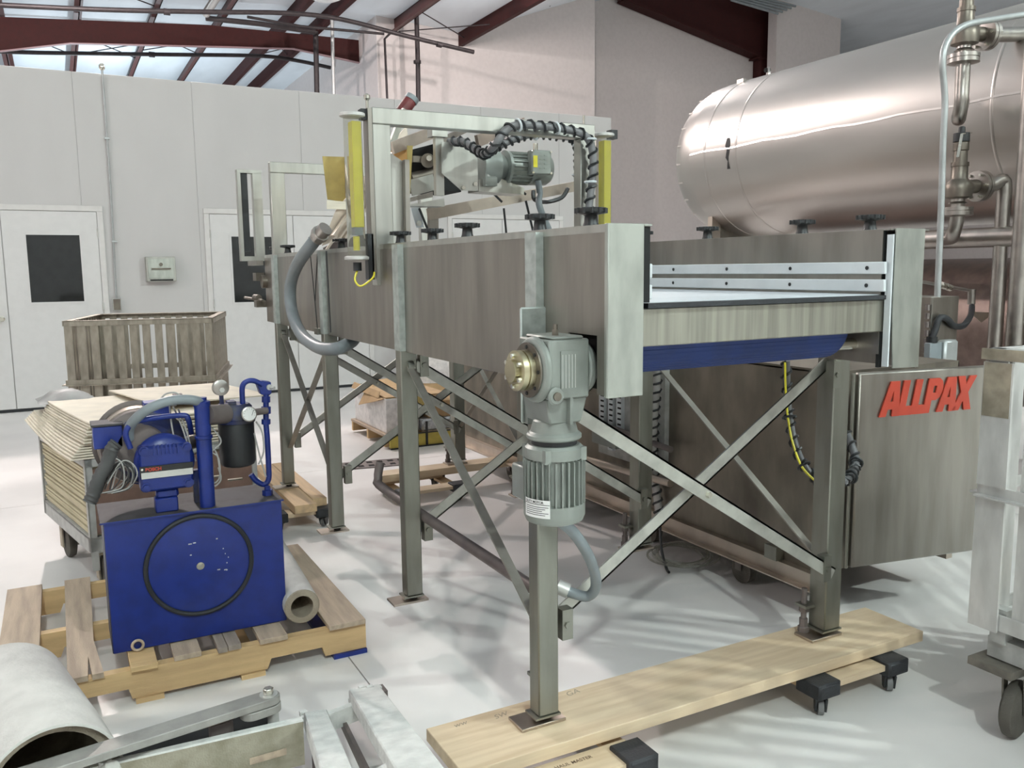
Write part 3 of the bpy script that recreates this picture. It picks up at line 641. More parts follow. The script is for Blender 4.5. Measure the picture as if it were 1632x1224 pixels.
for i in range(20):
    a = 2*math.pi*i/20; d = V((0, math.cos(a), math.sin(a))); mb.bar(c1+ax*.022+d*.073, c1+ax*.13+d*.073, .004, .014, d)
part('cooling_fins', mb, 'cast_grey', m_)
part('terminal_box', MB().cbox(c1+V((.155, -.085, .02)), .11, .05, .115), 'cast_grey', m_, bev=.006)
part('caution_label', MB().cbox(c1+V((.118, -.1115, .022)), .022, .002, .055), 'yellow', m_)
mb = MB()
for i in range(2):
    for j in range(4): mb.cbox(c1+V((.15+.026*i, -.1108, .052-.02*j)), .018, .002, .004)
part('embossing', mb, 'cast_grey', m_)
for dx, dz in ((.105, .07), (.205, .07), (.105, -.03), (.205, -.03)): part('box_screw', MB().cyl(c1+V((dx, -.108, dz)), c1+V((dx, -.115, dz)), .006, n=8), 'chrome', m_)
part('lifting_eye', MB().cyl(c1+V((.17, -.02, .075)), c1+V((.17, -.02, .12)), .013, n=8), 'chrome', m_)
part('motor_cable', MB().tube([c1+V((.16, -.06, -.06)), c1+V((.17, -.06, -.12)), PY(859, 325, 3.68), PY(868, 350, 3.7), PY(880, 378, 3.72)], .016, 10), 'grey_pvc', t)
part('cradle', MB().prism([PY(763, 286, 3.75), PY(800, 285, 3.75), PY(836, 300, 3.75), PY(835, 310, 3.75), PY(763, 305, 3.75)], (0, .12, 0)), 'steel_bright', t)
part('slant_arm', MB().bar(PY(682, 342, 4.1), PY(922, 296, 4.4), .015, .058), 'steel_tan', t)
part('slant_post', MB().bar(PY(690, 325, 4.15), PY(690, 392, 4.15), .05, .03, (0, 1, 0)), 'steel', t)
part('belt_edge_plate', plate([(655, 332), (668, 330), (676, 362), (664, 363)], 4.0), 'white_plastic', t)
part('drive_strap', MB().bar(PY(668, 332, 3.98), PY(681, 364, 3.98), .008, .012, (0, 1, 0)), 'black_plastic', t)
part('return_idler', MB().cyl(PY(668, 356, 3.95), PY(668, 356, 4.05), .014, n=10), 'steel_bright', t)
for a, b in (((803, 332), (807, 372)), ((838, 320), (850, 370)), ((810, 285), (838, 310)), ((783, 305), (800, 322))): part('cord', MB().cyl(PY(*a, 3.9), PY(*b, 3.9), .006, n=6), 'black_plastic', t)
part('cord', MB().tube([PY(905, 300, 4.3), PY(895, 315, 4.3), PY(870, 322, 4.3), PY(852, 318, 4.2), PY(850, 304, 4.2)], .012, 6, 4), 'black_plastic', t)
# ------------------------------------------------------------------ planks and mover's dollies under the legs
def plank(name, x0, y0, x1, y1, z0, z1, m, label):
    return single(name, MB().box(x0, y0, z0, x1, y1, z1), m, label, 'plank', bev=.002)
pk = plank('plank', .845, 1.902, 2.655, 2.155, .122, .160, 'pine', 'wide pale pine plank on dollies under the two near legs of the conveyor')
plank('plank', 1.09, 4.69, 1.215, 5.85, .113, .160, 'pine_y', 'narrow yellow timber on a dolly under the far left leg, left of a pair')
plank('plank', 1.218, 4.79, 1.30, 5.85, .113, .160, 'pine_y', 'narrow yellow timber beside another under the far left leg, right of a pair')
plank('plank', 1.75, 5.12, 3.0, 5.26, .113, .160, 'pine', 'far pine plank under the far right leg of the conveyor')
for txt_, px_, py_, sz in (('GA', 905, 1110, .035), ('SW', 790, 1146, .03), ('ww', 725, 1160, .03)): part('pencil_mark', text_mb(txt_, sz, PZ(px_, py_, .1602), (1, .1, 0), (-.1, 1, 0), .0002, shear=.3), 'pencil_grey', pk)
def dolly(x0, y0, x1, y1, label, zt=.121, text=None):
    d = thing('mover_dolly', label, 'dolly', ((x0+x1)/2, (y0+y1)/2, 0))
    for y in (y0, y1-.11): part('board', MB().box(x0, y, zt-.032, x1, y+.11, zt-.012), 'pine', d, bev=.001)
    for x in (x0+.02, x1-.02):
        part('cross_board', MB().box(x-.035, y0+.02, zt-.048, x+.035, y1-.02, zt-.032), 'pine_y', d)
        for y in (y0, y1):
            s_ = 1 if y == y0 else -1
            part('rubber_cap', MB().box(x-.05, y-.016*s_, zt-.052, x+.05, y+.085*s_, zt).box(x-.045, y-.02*s_, zt-.045, x+.045, y, zt-.004), 'black_rubber', d, bev=.004)
            wa, wc = V((.77, -.64, 0)), V((x, y+.022*s_, .028)); cm = MB().box(x-.03, y-.002*s_, zt-.057, x+.03, y+.06*s_, zt-.052)
            for sg in (-1, 1): cm.prism([wc+wa*.012*sg+V((.64*a, .77*a, z)) for a, z in ((-.012, -.016), (.012, -.016), (.03, zt-.085), (-.03, zt-.085))], wa*.007*sg)
            c = part('caster', cm, 'black_plastic', d)
            part('wheel', MB().cyl(wc-wa*.009, wc+wa*.009, .028, n=20), 'tyre_grey', c)
    if text:
        part('print', text_mb('HAUL MASTER', .0185, (1.108, 1.872, zt-.0117), (1, 0, 0), (0, 1, 0), .0003, bold=.0002), 'print_brown', d)
    return d
dolly(.97, 1.80, 1.36, 2.12, 'dolly with black rubber corners and a printed edge under the near end of the plank', text=True)
dolly(2.10, 1.855, 2.47, 2.12, 'dolly with black rubber corners under the right end of the pine plank')
dolly(.99, 4.74, 1.29, 5.3, 'dolly with dark corners under the two timbers at the far left leg', .113)
dolly(1.80, 4.86, 2.2, 5.3, 'dolly with black corners under the far right plank', .113)
# ------------------------------------------------------------------ control skid with the lettered door
t = thing('control_skid', 'long low stainless control skid with a door carrying red letters', 'cabinet', (3.1, 4.1, 0))
part('side_panel', MB().box(2.70, 2.42, .20, 2.706, 5.95, 1.045), 'steel_dark', t)
part('front_panel', MB().box(2.706, 2.42, .20, 3.52, 2.426, 1.03).box(2.70, 5.944, .2, 3.52, 5.95, 1.03), 'steel_dark', t)
part('top_panel', MB().box(2.70, 2.42, 1.03, 3.52, 5.95, 1.036), 'steel_dark', t)
part('back_panel', MB().box(3.514, 2.42, .20, 3.52, 5.95, 1.03), 'steel_dark', t)
part('base_rail', MB().box(2.665, 2.36, .135, 2.70, 5.96, .20).box(2.63, 2.36, .135, 2.665, 5.96, .141), 'steel_tan', t)
part('base_rail', MB().box(3.48, 2.40, .135, 3.52, 5.95, .20), 'steel_tan', t)
part('hinge_post', MB().box(2.69, 2.395, .20, 2.735, 2.42, 1.045), 'steel_leg', t)
q0, q1 = V((2.745, 2.30, 0)), V((3.405, 2.19, 0)); dr = (q1-q0).normalized(); nr = V((dr.y, -dr.x, 0))
dm = MB(); P = [q0+V((0, 0, .253)), q1+V((0, 0, .253)), q1+V((0, 0, 1.042)), q0+V((0, 0, 1.042))]
dm.prism(P, -nr*.035)
D = part('door', dm, 'steel', t, bev=.006)
part('hinge', MB().cyl(q0-dr*.012-nr*.02+V((0, 0, .25)), q0-dr*.012-nr*.02+V((0, 0, 1.04)), .008, n=8), 'steel_leg', D)
LET = {'A': [[(0, 0), (.30, 0), (.34, .2), (.55, .2), (.59, 0), (.92, 0), (.66, 1), (.24, 1)], [(.39, .42), (.51, .42), (.45, .74)]], 'L': [[(0, 0), (.62, 0), (.62, .26), (.30, .26), (.30, 1), (0, 1)]],
       'P': [[(0, 0), (.30, 0), (.30, .36), (.5, .36), (.66, .44), (.74, .58), (.74, .78), (.66, .92), (.5, 1), (0, 1)], [(.29, .58), (.29, .78), (.44, .78), (.44, .58)]],
       'X': [[(0, 0), (.33, 0), (.46, .28), (.60, 0), (.94, 0), (.64, .52), (.92, 1), (.59, 1), (.47, .75), (.34, 1), (0, 1), (.29, .52)]]}
lh = .140; x = .095
def ltr(chx, x):
    mb = MB(); rings = LET[chx]
    to = lambda p, k: q0+dr*(x+(p[0]*.75+p[1]*.20)*lh)+V((0, 0, .862+p[1]*lh+.012*x))+nr*k
    bm = bmesh.new(); edges_ = []
    for ring in rings:
        vv = [bm.verts.new(to(p, .007)) for p in ring]
        edges_ += [bm.edges.new((vv[i], vv[(i+1) % len(vv)])) for i in range(len(vv))]
    bmesh.ops.triangle_fill(bm, use_beauty=True, edges=edges_)
    bm.verts.index_update()
    vs = [v.co.copy() for v in bm.verts]; fs = [tuple(v.index for v in f.verts) for f in bm.faces]; bm.free()
    mb.add(vs, fs)
    for ring in rings:
        n = len(ring); mb.add([to(p, .007) for p in ring]+[to(p, .001) for p in ring], [(i, (i+1) % n, n+(i+1) % n, n+i) for i in range(n)])
    part('letter', mb, 'letter_red', D)
for chx, adv in zip('ALLPAX', (.80, .56, .56, .62, .70, .8)):
    ltr(chx, x); x += adv*lh*.80
for y in (2.9, 3.6, 5.2):
    c = part('caster', MB().box(2.70, y-.05, .125, 2.80, y+.05, .135).box(2.71, y-.01, .06, 2.715, y+.03, .125).box(2.765, y-.01, .06, 2.77, y+.03, .125), 'pit_iron', t)
    part('wheel', MB().cyl((2.72, y, .062), (2.76, y, .062), .062, n=24), 'tyre', c)
    dup_c = part('caster', MB().box(3.42, y-.05, .125, 3.50, y+.05, .135), 'pit_iron', t); part('wheel', MB().cyl((3.44, y, .062), (3.48, y, .062), .062, n=24), 'tyre', dup_c)
for y in (2.62, 5.1): part('rail_bracket', MB().box(2.655, y, .20, 2.70, y+.07, .26), 'steel_leg', t)
# open wiring bay on its side
e = part('wiring_board', MB().box(2.672, 3.42, .42, 2.70, 4.02, 1.03), 'cart_metal', t)
for k, (y, z0) in enumerate(((3.955, .50), (3.87, .46), (3.79, .48), (3.58, .52), (3.50, .46))):
    part('wire_duct', MB().box(2.648, y-.022, z0, 2.672, y+.022, .98), 'white_plastic', e)
    mb = MB()
    for i in range(16): mb.box(2.6475, y-.022, z0+.012+.03*i, 2.6485, y+.010, z0+.022+.03*i)
    part('duct_slots', mb, 'dark_void', e)
part('terminal_strip', MB().box(2.645, 3.45, .90, 2.672, 3.66, .93), 'label_silver', e)
spiral([V((2.63, 3.43, 1.02)), V((2.62, 3.42, .9)), V((2.62, 3.44, .7)), V((2.64, 3.47, .5)), V((2.66, 3.47, .35)), V((2.66, 3.44, .2))], .026, .045, .006, 'wire_grey', 'black_plastic', t, 'wrapped_hose')
part('air_pipe', MB().tube([(2.62, 4.6, .62), (2.62, 3.9, .60), (2.62, 3.30, .57)], .016, 10, 2), 'pit_iron', t)
part('air_pipe', MB().tube([(2.62, 4.4, .36), (2.62, 3.3, .40)], .02, 10, 1), 'steel_tan', t)
vv = part('solenoid_valve', MB().box(2.58, 3.72, .50, 2.66, 3.95, .56).cyl((2.62, 3.85, .56), (2.62, 3.85, .60), .02, n=12).cyl((2.6, 3.7, .58), (2.6, 3.95, .585), .018, n=12), 'cast_grey', t)
part('fitting', MB().cyl((2.60, 3.62, .53), (2.60, 3.72, .53), .015, n=8), 'brass', vv)
# cables looping between conveyor and skid
L1 = [PY(1253, 575, 2.33), PY(1254, 620, 2.33), PY(1258, 665, 2.30), PY(1266, 705, 2.26), PY(1281, 742, 2.2), PY(1305, 766, 2.15), PY(1332, 772, 2.05), PY(1355, 760, 2.1), PY(1364, 738, 2.2), PY(1358, 712, 2.25), PY(1349, 690, 2.3)]
cb = spiral(L1, .018, .05, .005, 'cable_grey', 'black_plastic', cv, 'control_cables')
part('yellow_wire', MB().tube([p+V((-.018, -.012, -.004)) for p in L1[:6]], .0045, 6), 'yellow', cb)
for i in (2, 4, 5, 6, 7, 8): part('cable_tie', MB().torus(L1[i], (L1[i+1]-L1[i-1]), .023, .005, 16, 6), 'black_plastic', cb)
t = thing('tubing_coil', 'loose coil of clear plastic tubing on the floor beside the skid', 'tubing', PZ(1090, 890, 0))
for k in range(7):
    c = PZ(1088+random.uniform(-10, 10), 885+random.uniform(-3, 3), .012+.009*k); R = .13+random.uniform(-.03, .03)
    part('tube_loop', MB().torus(c, (random.uniform(-.1, .1), random.uniform(-.1, .1), 1), R, .005, 36, 6), 'clear_tube', t)
single('cable_end', MB().tube([PZ(1052, 838, .18), PZ(1054, 875, .08), PZ(1062, 905, .012), PZ(1066, 912, .008)], .007, 8), 'black_plastic', 'short black cable end hanging to the floor beside the clear tubing', 'cable')
# ------------------------------------------------------------------ the big vessel and its piping on the right
TX, TZ, TR = 5.9, 2.455, .716
t = thing('steel_vessel', 'large horizontal polished steel vessel with a domed end, high on legs', 'tank', (TX, 4.0, 0))
prof = [(0, TR), (.03, TR)]
body = MB().lathe((TX, 1.2, TZ), (0, 1, 0), [(0, TR), (1.2, TR), (2.6, TR), (4.0, TR), (5.13, TR)], 72)
part('shell', body, 'tank_steel', t)
hd = []
for i in range(0, 11):
    a = math.pi/2*i/10; hd.append((5.13+.50*math.sin(a)**.8, (TR-.002)*math.cos(a)**.8 if i < 10 else .02))
part('domed_head', MB().lathe((TX, 1.2, TZ), (0, 1, 0), hd, 72), 'tank_steel', t)
for yy in (6.12, 5.72, 3.45): part('seam_band', MB().lathe((TX, yy-.012, TZ), (0, 1, 0), [(0, TR+.0005), (.004, TR+.0025), (.02, TR+.0025), (.024, TR+.0005)], 72), 'tank_steel', t)
mb = MB(); k = 28; vs = []
for i in range(k+1):
    yy = 1.2+5.12*i/k; a0 = math.radians(181+math.sin(i*1.7)*.5); 
    for a, rr in ((a0, TR+.0035), (a0+math.radians(1.2), TR+.0005)): vs.append((TX+rr*math.cos(a), yy, TZ+rr*math.sin(-a)))
mb.add(vs, [(2*i, 2*i+2, 2*i+3, 2*i+1) for i in range(k)]); part('lap_seam', mb, 'tank_steel', t)
for i in range(12):
    a = math.radians(100+i*14); c = V((TX+(TR*.965)*math.cos(a), 6.47, TZ+TR*.965*math.sin(a)))
    part('gore_lap', MB().cbox(c, .012, .14, .012), 'tank_steel', t)
p = PX(1213, 124, 5.72); part('lifting_lug', MB().lathe((5.72, 5.93, TZ+TR*.955), (.8, -.6, 0), [(0, .075), (.018, .075)], 24), 'tank_steel', t)
part('lug_eye', MB().cyl((5.70, 5.93, TZ+TR*.97+.035), (5.745, 5.93, TZ+TR*.97+.04), .02, n=16), 'dark_void', t)
part('lug', MB().cbox(PX(1182, 131, 5.62), .04, .08, .05), 'tank_steel', t)
mb = MB(); vs = []
for i in range(9):
    a = math.radians(172+i*2.6); vs += [(TX+(TR+.002)*math.cos(a), 5.80-.012*math.sin(i*.8), TZ-(TR+.002)*math.sin(a-math.radians(0))), (TX+(TR+.002)*math.cos(a), 5.835+.01*(i % 3)-.006*i*.4, TZ-(TR+.002)*math.sin(a))]
vs = [(x, y, 2*TZ-z) for x, y, z in vs]
mb.add(vs, [(2*i, 2*i+2, 2*i+3, 2*i+1) for i in range(8)]); part('worn_marking', mb, 'print_black', t)
for y in (6.28, 2.1):
    part('saddle_leg', MB().box(5.42, y-.01, 0, 5.52, y+.05, 2.12).box(6.28, y-.01, 0, 6.38, y+.05, 2.12), 'steel_tan', t)
    part('saddle_web', MB().prism([(5.50, y+.01, 1.5), (6.30, y+.01, 1.5), (6.30, y+.01, 2.0), (6.1, y+.01, 1.84), (5.7, y+.01, 1.84), (5.50, y+.01, 2.02)], (0, .012, 0)), 'steel_dark', t)
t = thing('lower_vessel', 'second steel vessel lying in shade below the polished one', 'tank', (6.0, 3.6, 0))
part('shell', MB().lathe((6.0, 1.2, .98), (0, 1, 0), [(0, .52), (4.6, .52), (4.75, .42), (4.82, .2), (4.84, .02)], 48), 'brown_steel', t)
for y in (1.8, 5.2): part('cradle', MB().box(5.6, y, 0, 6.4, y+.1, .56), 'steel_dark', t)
t = thing('header_pipe', 'thick horizontal steel pipe running just below the polished vessel', 'pipe', (5.2, 3.6, 1.6))
zc = PX(1530, 380, 5.2); part('pipe_run', MB().cyl((5.2, 1.2, zc.z), (5.2, 6.0, zc.z), .062, n=24), 'pipe_steel', t)
for y in (1.9,): part('hanger', MB().box(5.19, y, zc.z+.06, 5.21, y+.03, 2.2).box(5.0, y, zc.z-.09, 5.75, y+.03, zc.z-.064), 'pit_iron', t)
t = thing('instrument_line', 'thin instrument pipe with fittings behind the junction box', 'pipe', PY(1475, 450, 3.3))
part('pipe_run', MB().tube([PY(1440, 446, 3.3), PY(1475, 450, 3.3), PY(1545, 463, 3.3), PY(1549, 482, 3.3)], .010, 8, 1), 'pipe_steel', t)
for x, y in ((1503, 455), (1512, 458)): part('union', MB().cyl(PY(x-3, y-1, 3.3), PY(x+3, y+1, 3.3), .02, n=8), 'chrome', t)
part('elbow_body', MB().cyl(PY(1549, 461, 3.3), PY(1548, 485, 3.3), .022, n=12), 'pipe_steel', t)
YV = 3.4
def valve(px, py, label, up=True):
    """relief valve: bonnet and lever on top, side outlet with bolted flange, inlet flange and elbow below"""
    k = lambda x, y: PY(x, y, YV)
    b = k(px, py); s = .0042 if False else 1
    v = thing('relief_valve', label, 'valve', b)
    part('body', MB().lathe(b+V((0, 0, -.075)), (0, 0, 1), [(0, .045), (.01, .075), (.06, .08), (.09, .075), (.11, .055), (.12, .048), (.19, .046), (.191, .05), (.215, .05), (.216, .040), (.28, .038), (.285, .044), (.33, .044), (.34, .03)], 24), 'cast_bronze', v)
    part('cap', MB().lathe(b+V((0, 0, .26)), (0, 0, 1), [(0, .046), (.05, .046), (.055, .02), (.085, .018), (.09, .01)], 16), 'black_plastic', v)
    part('lever', MB().bar(b+V((-.04, -.03, .30)), b+V((-.095, -.05, .16)), .016, .005).bar(b+V((.04, -.03, .31)), b+V((-.04, -.03, .30)), .02, .006), 'chrome', v)
    o = b+V((.06, 0, .0)); d = V((1, -.12, .05)).normalized()
    part('outlet', MB().cyl(o, o+d*.10, .042, n=18), 'cast_bronze', v)
    fl_ = part('outlet_flange', MB().lathe(o+d*.085, d, [(0, .05), (.004, .092), (.026, .092), (.027, .086), (.030, .086), (.031, .092), (.055, .092), (.07, .05), (.09, .046)], 28), 'pipe_steel', v)
    for i in range(6):
        a = math.pi*i/3; e1, e2 = d.cross(V((0, 0, 1))).normalized(), V((0, 0, 1)); c = o+d*.085+(e1*math.cos(a)+e2*math.sin(a))*.074
        part('flange_bolt', MB().cyl(c-d*.014, c+d*.072, .009, n=6), 'chrome', fl_)
    part('inlet_flange', MB().lathe(b+V((0, 0, -.09)), (0, 0, -1), [(-.02, .04), (.0, .04), (.012, .055), (.014, .038), (.03, .038), (.034, .088), (.055, .088), (.056, .082), (.059, .082), (.06, .088), (.082, .088), (.09, .04)], 28), 'pipe_steel', v)
    return v, b, o+d*.17
v, b, o = valve(1538, 52, 'upper relief valve with a long bent inlet pipe in front of the polished vessel')
part('inlet_pipe', MB().tube([b+V((0, 0, -.17)), b+V((0, 0, -.30)), b+V((0, .0, -.40)), b+V((.03, .03, -.465)), b+V((.10, .08, -.47)), b+V((.17, .12, -.40)), b+V((.24, .16, -.34))], .041, 16), 'pipe_steel', v)
pipe([o, o+V((.3, -.03, .03)), o+V((.8, -.08, .08))], .045, 'pipe_steel', 'horizontal outlet pipe of the upper relief valve leaving the frame', name='outlet_pipe')
v, b, o = valve(1528, 297, 'lower relief valve with a bright lever below the upper one')
part('inlet_pipe', MB().tube([b+V((0, 0, -.17)), b+V((.0, .0, -.20)), b+V((.02, .03, -.27)), b+V((.10, .10, -.30)), b+V((.3, .3, -.30))], .041, 16), 'pipe_steel', v)
q = PY(1601, 300, YV-.05)
pipe([o, o+V((.04, -.005, 0)), V((q.x-.02, q.y, q.z+.045)), V((q.x, q.y, q.z-.03)), V((q.x, q.y, q.z-.12)), V((q.x, q.y, .6)), V((q.x, q.y, .0))], .043, 'pipe_steel', 'steel downpipe with a smooth elbow below the lower relief valve', sub=6, name='down_pipe')
q = PY(1625, 430, 3.0)
pipe([(q.x, q.y, 0), (q.x, q.y, 3.4)], .05, 'pipe_steel', 'vertical steel post at the right edge of the photo', 'post', name='steel_post')
pipe([PY(1640, 22, 3.0), PY(1590, 30, 3.0), PY(1545, 38, 3.0), PY(1520, 52, 3.0), PY(1506, 75, 3.0), PY(1502, 100, 3.0), PY(1504, 130, 3.0), PY(1506, 165, 3.0), PY(1503, 230, 3.0), PY(1500, 330, 3.0), PY(1494, 474, 3.0)], .0165, 'grey_tube', 'grey conduit bending over the valve and dropping to the cabinet', 'conduit', sub=5, name='conduit')
t = thing('control_cabinet', 'slim steel cabinet behind the lettered door', 'cabinet', (4.2, 3.05, 0))
part('body', MB().box(4.085, 2.985, 0, 4.31, 3.2, 1.29), 'steel', t, bev=.003)
part('door_edge', MB().box(4.075, 2.975, .02, 4.083, 2.985, 1.285), 'steel_bright', t)
for i in range(7): part('hinge_knuckle', MB().cyl((4.062, 2.99, .95+.045*i), (4.062, 2.99, .98+.045*i), .012, n=8), 'pit_iron', t)
b = PY(1506, 568, 2.93)
t = thing('junction_box', 'grey plastic junction box with a black cable looping from its top', 'box', (b.x, 2.93, b.z-.1))
part('back_half', MB().box(b.x-.10, 2.945, b.z-.16, b.x-.005, 2.984, b.z+.075), 'grey_pvc', t, bev=.004)
part('cover', MB().box(b.x-.005, 2.925, b.z-.16, b.x+.105, 2.984, b.z+.085), 'grey_tube', t, bev=.012)
part('gland', MB().cyl((b.x-.065, 2.965, b.z+.075), (b.x-.065, 2.965, b.z+.105), .028, n=12), 'black_plastic', t)
part('cable', MB().tube([V((b.x-.065, 2.965, b.z+.10)), PY(1491, 525, 2.96), PY(1497, 507, 2.96), PY(1509, 508, 2.96), PY(1520, 519, 2.97), PY(1535, 519, 3.0), PY(1547, 503, 3.2), PY(1549, 488, 3.28)], .017, 10), 'black_rubber', t)
single('hanging_tag', MB().prism([PY(1553, 497, 3.3), PY(1576, 498, 3.3), PY(1575, 506, 3.3), PY(1564, 514, 3.3), PY(1553, 504, 3.3)], (0, .006, 0)), 'steel_tan', 'small pointed steel plate beside the black looping cable', 'plate')

# ------------------------------------------------------------------ slatted basket cart at the right edge
def basket(T, Wd, Dp, z0, z1, m, parent, nw, nd, mid, sw=.05):
    """four sides of upright flat bars under an angle-iron rim, with a mid band"""
    first = {}
    for side in range(4):
        n = nw if side in (0, 2) else nd; L = Wd if side in (0, 2) else Dp
        A = [Matrix.Identity(4), Matrix.Translation((Wd, 0, 0)) @ Matrix.Rotation(math.pi/2, 4, 'Z'), Matrix.Translation((Wd, Dp, 0)) @ Matrix.Rotation(math.pi, 4, 'Z'), Matrix.Translation((0, Dp, 0)) @ Matrix.Rotation(-math.pi/2, 4, 'Z')][side]
        TT = T @ A
        part('rim', MB(TT).box(0, -.012, z1-.035, L, -.006, z1).box(0, -.012, z1-.006, L, .035, z1), m, parent)
        part('mid_band', MB(TT).box(-.006, -.016, mid-.018, L+.006, -.006, mid+.018).box(-.006, -.04, mid-.018, L+.006, -.016, mid-.012), m, parent)
        part('foot_band', MB(TT).box(0, -.012, z0, L, -.004, z0+.05), m, parent)
        s0 = None
        for k in range(n):
            x = sw/2+(L-sw)*k/(n-1)
            if s0 is None: s0 = part('slat', MB(TT).box(x-sw/2, -.004, z0, x+sw/2, .004, z1-.002), m, parent); xx = x
            else:
                d = TT.to_3x3() @ V((x-xx, 0, 0)); share(s0, parent, d)
    part('deck', MB(T).box(0, 0, z0, Wd, Dp, z0+.012), m, parent)
t = thing('basket_cart', 'pale slatted steel basket cart on rubber casters at the right edge', 'cart', (2.95, 1.1, 0))
TB = Matrix.Translation((2.51, .62, 0))
basket(TB, .95, 1.0, .335, 1.205, 'cart_white', t, 9, 9, .765, .055)
part('corner_post', MB().box(2.486, 1.535, .33, 2.494, 1.628, .742).box(2.486, 1.535, .784, 2.494, 1.628, 1.165), 'cart_white', t)
part('rust_stain_plate', MB().box(2.4845, 1.54, 1.0, 2.4858, 1.625, 1.165), 'cart_rust', t)
part('rim_face', MB().box(2.490, .63, 1.172, 2.4975, 1.64, 1.205), 'cart_rust', t)
part('frame', MB().box(2.52, .66, .235, 2.60, 1.58, .30).box(3.36, .66, .235, 3.44, 1.58, .30).box(2.6, 1.50, .235, 3.36, 1.58, .30).box(2.6, .66, .235, 3.36, .74, .30), 'cart_metal', t)
for x, y in ((2.53, 1.54), (2.53, .72), (3.42, 1.54), (3.42, .72)):
    part('frame_lug', MB().box(x-.02, y-.02, .29, x+.02, y+.03, .40), 'cart_metal', t)
    wa = V((.22, -.975, 0)); wf = V((.975, .22, 0)); wc = V((x+.01, y-.05, .09))
    cm = MB().box(x-.06, y-.07, .205, x+.06, y+.07, .23)
    for sg in (-1, 1): cm.bar(wc+wa*.032*sg-V((0, 0, .01)), wc+wa*.03*sg-wf*.02+V((0, 0, .118)), .034, .006, wa)
    cm.cyl(wc-wa*.042, wc+wa*.042, .012, n=8)
    c = part('caster', cm, 'caster_iron', t)
    part('wheel', MB().lathe(wc-wa*.025, wa, [(0, .055), (.002, .074), (.01, .087), (.025, .09), (.04, .087), (.048, .074), (.05, .055)], 36), 'tyre', c)
single('cardboard_scrap', MB().prism([(2.58, 1.2, .349), (2.9, 1.15, .349), (2.95, 1.5, .349), (2.6, 1.52, .349)], (0, 0, .05)), 'cardboard', 'brown cardboard lying in the bottom of the basket cart', 'cardboard')

# ------------------------------------------------------------------ blue hydraulic power unit on its pallet
PT = .14
t = thing('pallet', 'worn wooden pallet with pale notched stringers under the blue power unit', 'pallet', (.34, 3.56, 0))
for i, y in enumerate((3.055, 3.54, 4.03)):
    pr = [(-.27, y, .018), (-.27, y, .12), (.96, y, .12), (.96, y, .018), (.80, y, .018), (.79, y, .055), (.60, y, .055), (.585, y, .018), (.13, y, .018), (.12, y, .055), (-.07, y, .055), (-.085, y, .018)]
    part('stringer', MB().prism(pr, (0, .038, 0)), 'pallet_stringer', t)
for k, (a, b, ya, yb, m) in enumerate(((-.275, -.145, 3.02, 4.08, 'pallet_wood'), (-.06, .04, 3.04, 4.08, 'pallet_wood'), (.13, .215, 3.03, 4.08, 'pallet_stringer'), (.27, .36, 3.05, 4.08, 'pallet_wood'), (.415, .495, 3.04, 4.08, 'pallet_grey'), (.56, .66, 3.04, 4.08, 'pallet_wood'), (.815, .955, 3.035, 4.08, 'pallet_wood'))):
    if k == 1: part('deck_board', MB().prism([(a, ya, .121), (a+.06, ya, .121), (a+.066, ya+.16, .121), (a+.073, ya, .121), (b+.008, ya, .121), (b-.012, ya+.3, .121), (b, yb, .121), (a, yb, .121)], (0, 0, .019)), m, t)
    elif k == 4:
        part('deck_board', MB().box(a, ya, .121, a+.032, yb, .14).box(a+.035, ya+.004, .121, b, yb, .14), m, t, bev=.001)
    else: part('deck_board', MB().box(a, ya, .121, b, yb, .14), m, t, bev=.0015)
for a, b in ((.14, .23), (.49, .575), (.83, .96), (-.27, -.16)): part('bottom_board', MB().box(a, 3.045, 0, b, 4.07, .017), 'pallet_stringer' if a < .8 else 'blue_paint', t)
t = thing('hydraulic_power_unit', 'blue hydraulic power unit with motor, black filter and gauges on a pallet', 'machine', (.385, 3.29, PT))
ux0, ux1, uy0, uy1, uz = .085, .687, 3.166, 3.42, .618
tank_ = part('reservoir', MB().box(ux0, uy0, PT+.003, ux1, uy1, uz-.006), 'blue_paint', t, bev=.002)
part('dark_side', MB().box(ux0-.002, uy0+.004, PT+.004, ux0, uy1, uz-.006), 'blue_side', t)  # left side of the reservoir in a darker, greyer blue
part('top_plate', MB().box(ux0-.012, uy0-.008, uz-.006, ux1+.006, uy1+.02, uz), 'top_grime', t, bev=.001)
part('plate_edge', MB().box(ux0-.013, uy0-.0095, uz-.0065, ux1+.007, uy0-.0085, uz-.0005), 'blue_paint', t)
cc = (.386, uy0, .416)
lid = part('inspection_cover', MB().lathe(cc, (0, -1, 0), [(0, .176), (.004, .174), (.010, .14), (.015, .08), (.017, .02)], 48), 'blue_paint', t)
part('gasket_ring', MB().torus((cc[0], cc[1]-.006, cc[2]), (0, 1, 0), .181, .0085, 56, 8), 'black_rubber', lid)
part('centre_bolt', MB().cyl((cc[0], cc[1]-.015, cc[2]), (cc[0], cc[1]-.026, cc[2]), .010, n=6).cyl((cc[0], cc[1]-.015, cc[2]), (cc[0], cc[1]-.019, cc[2]), .014, n=16), 'chrome', lid)
mb = MB()
for dx, dz, l in ((-.03, .085, .012), (-.015, .087, .010), (-.03, .045, .006), (.062, .09, .006), (.082, .05, .004), (.088, .03, .003), (.092, -.005, .004), (.085, -.03, .012), (.062, -.025, .010), (.09, -.032, .006), (.098, .015, .003)):
    mb.cbox((cc[0]+dx, cc[1]-.0165 if math.hypot(dx, dz) < .08 else cc[1]-.0135, cc[2]+dz), l, .002, .004)
part('paint_chip', mb, 'label_silver', lid, kind='stuff')
part('drain_fitting', MB().torus((.163, uy0-.012, PT+.024), (0, 1, 0), .018, .005, 20, 8), 'pallet_wood', t)
my0 = 3.30
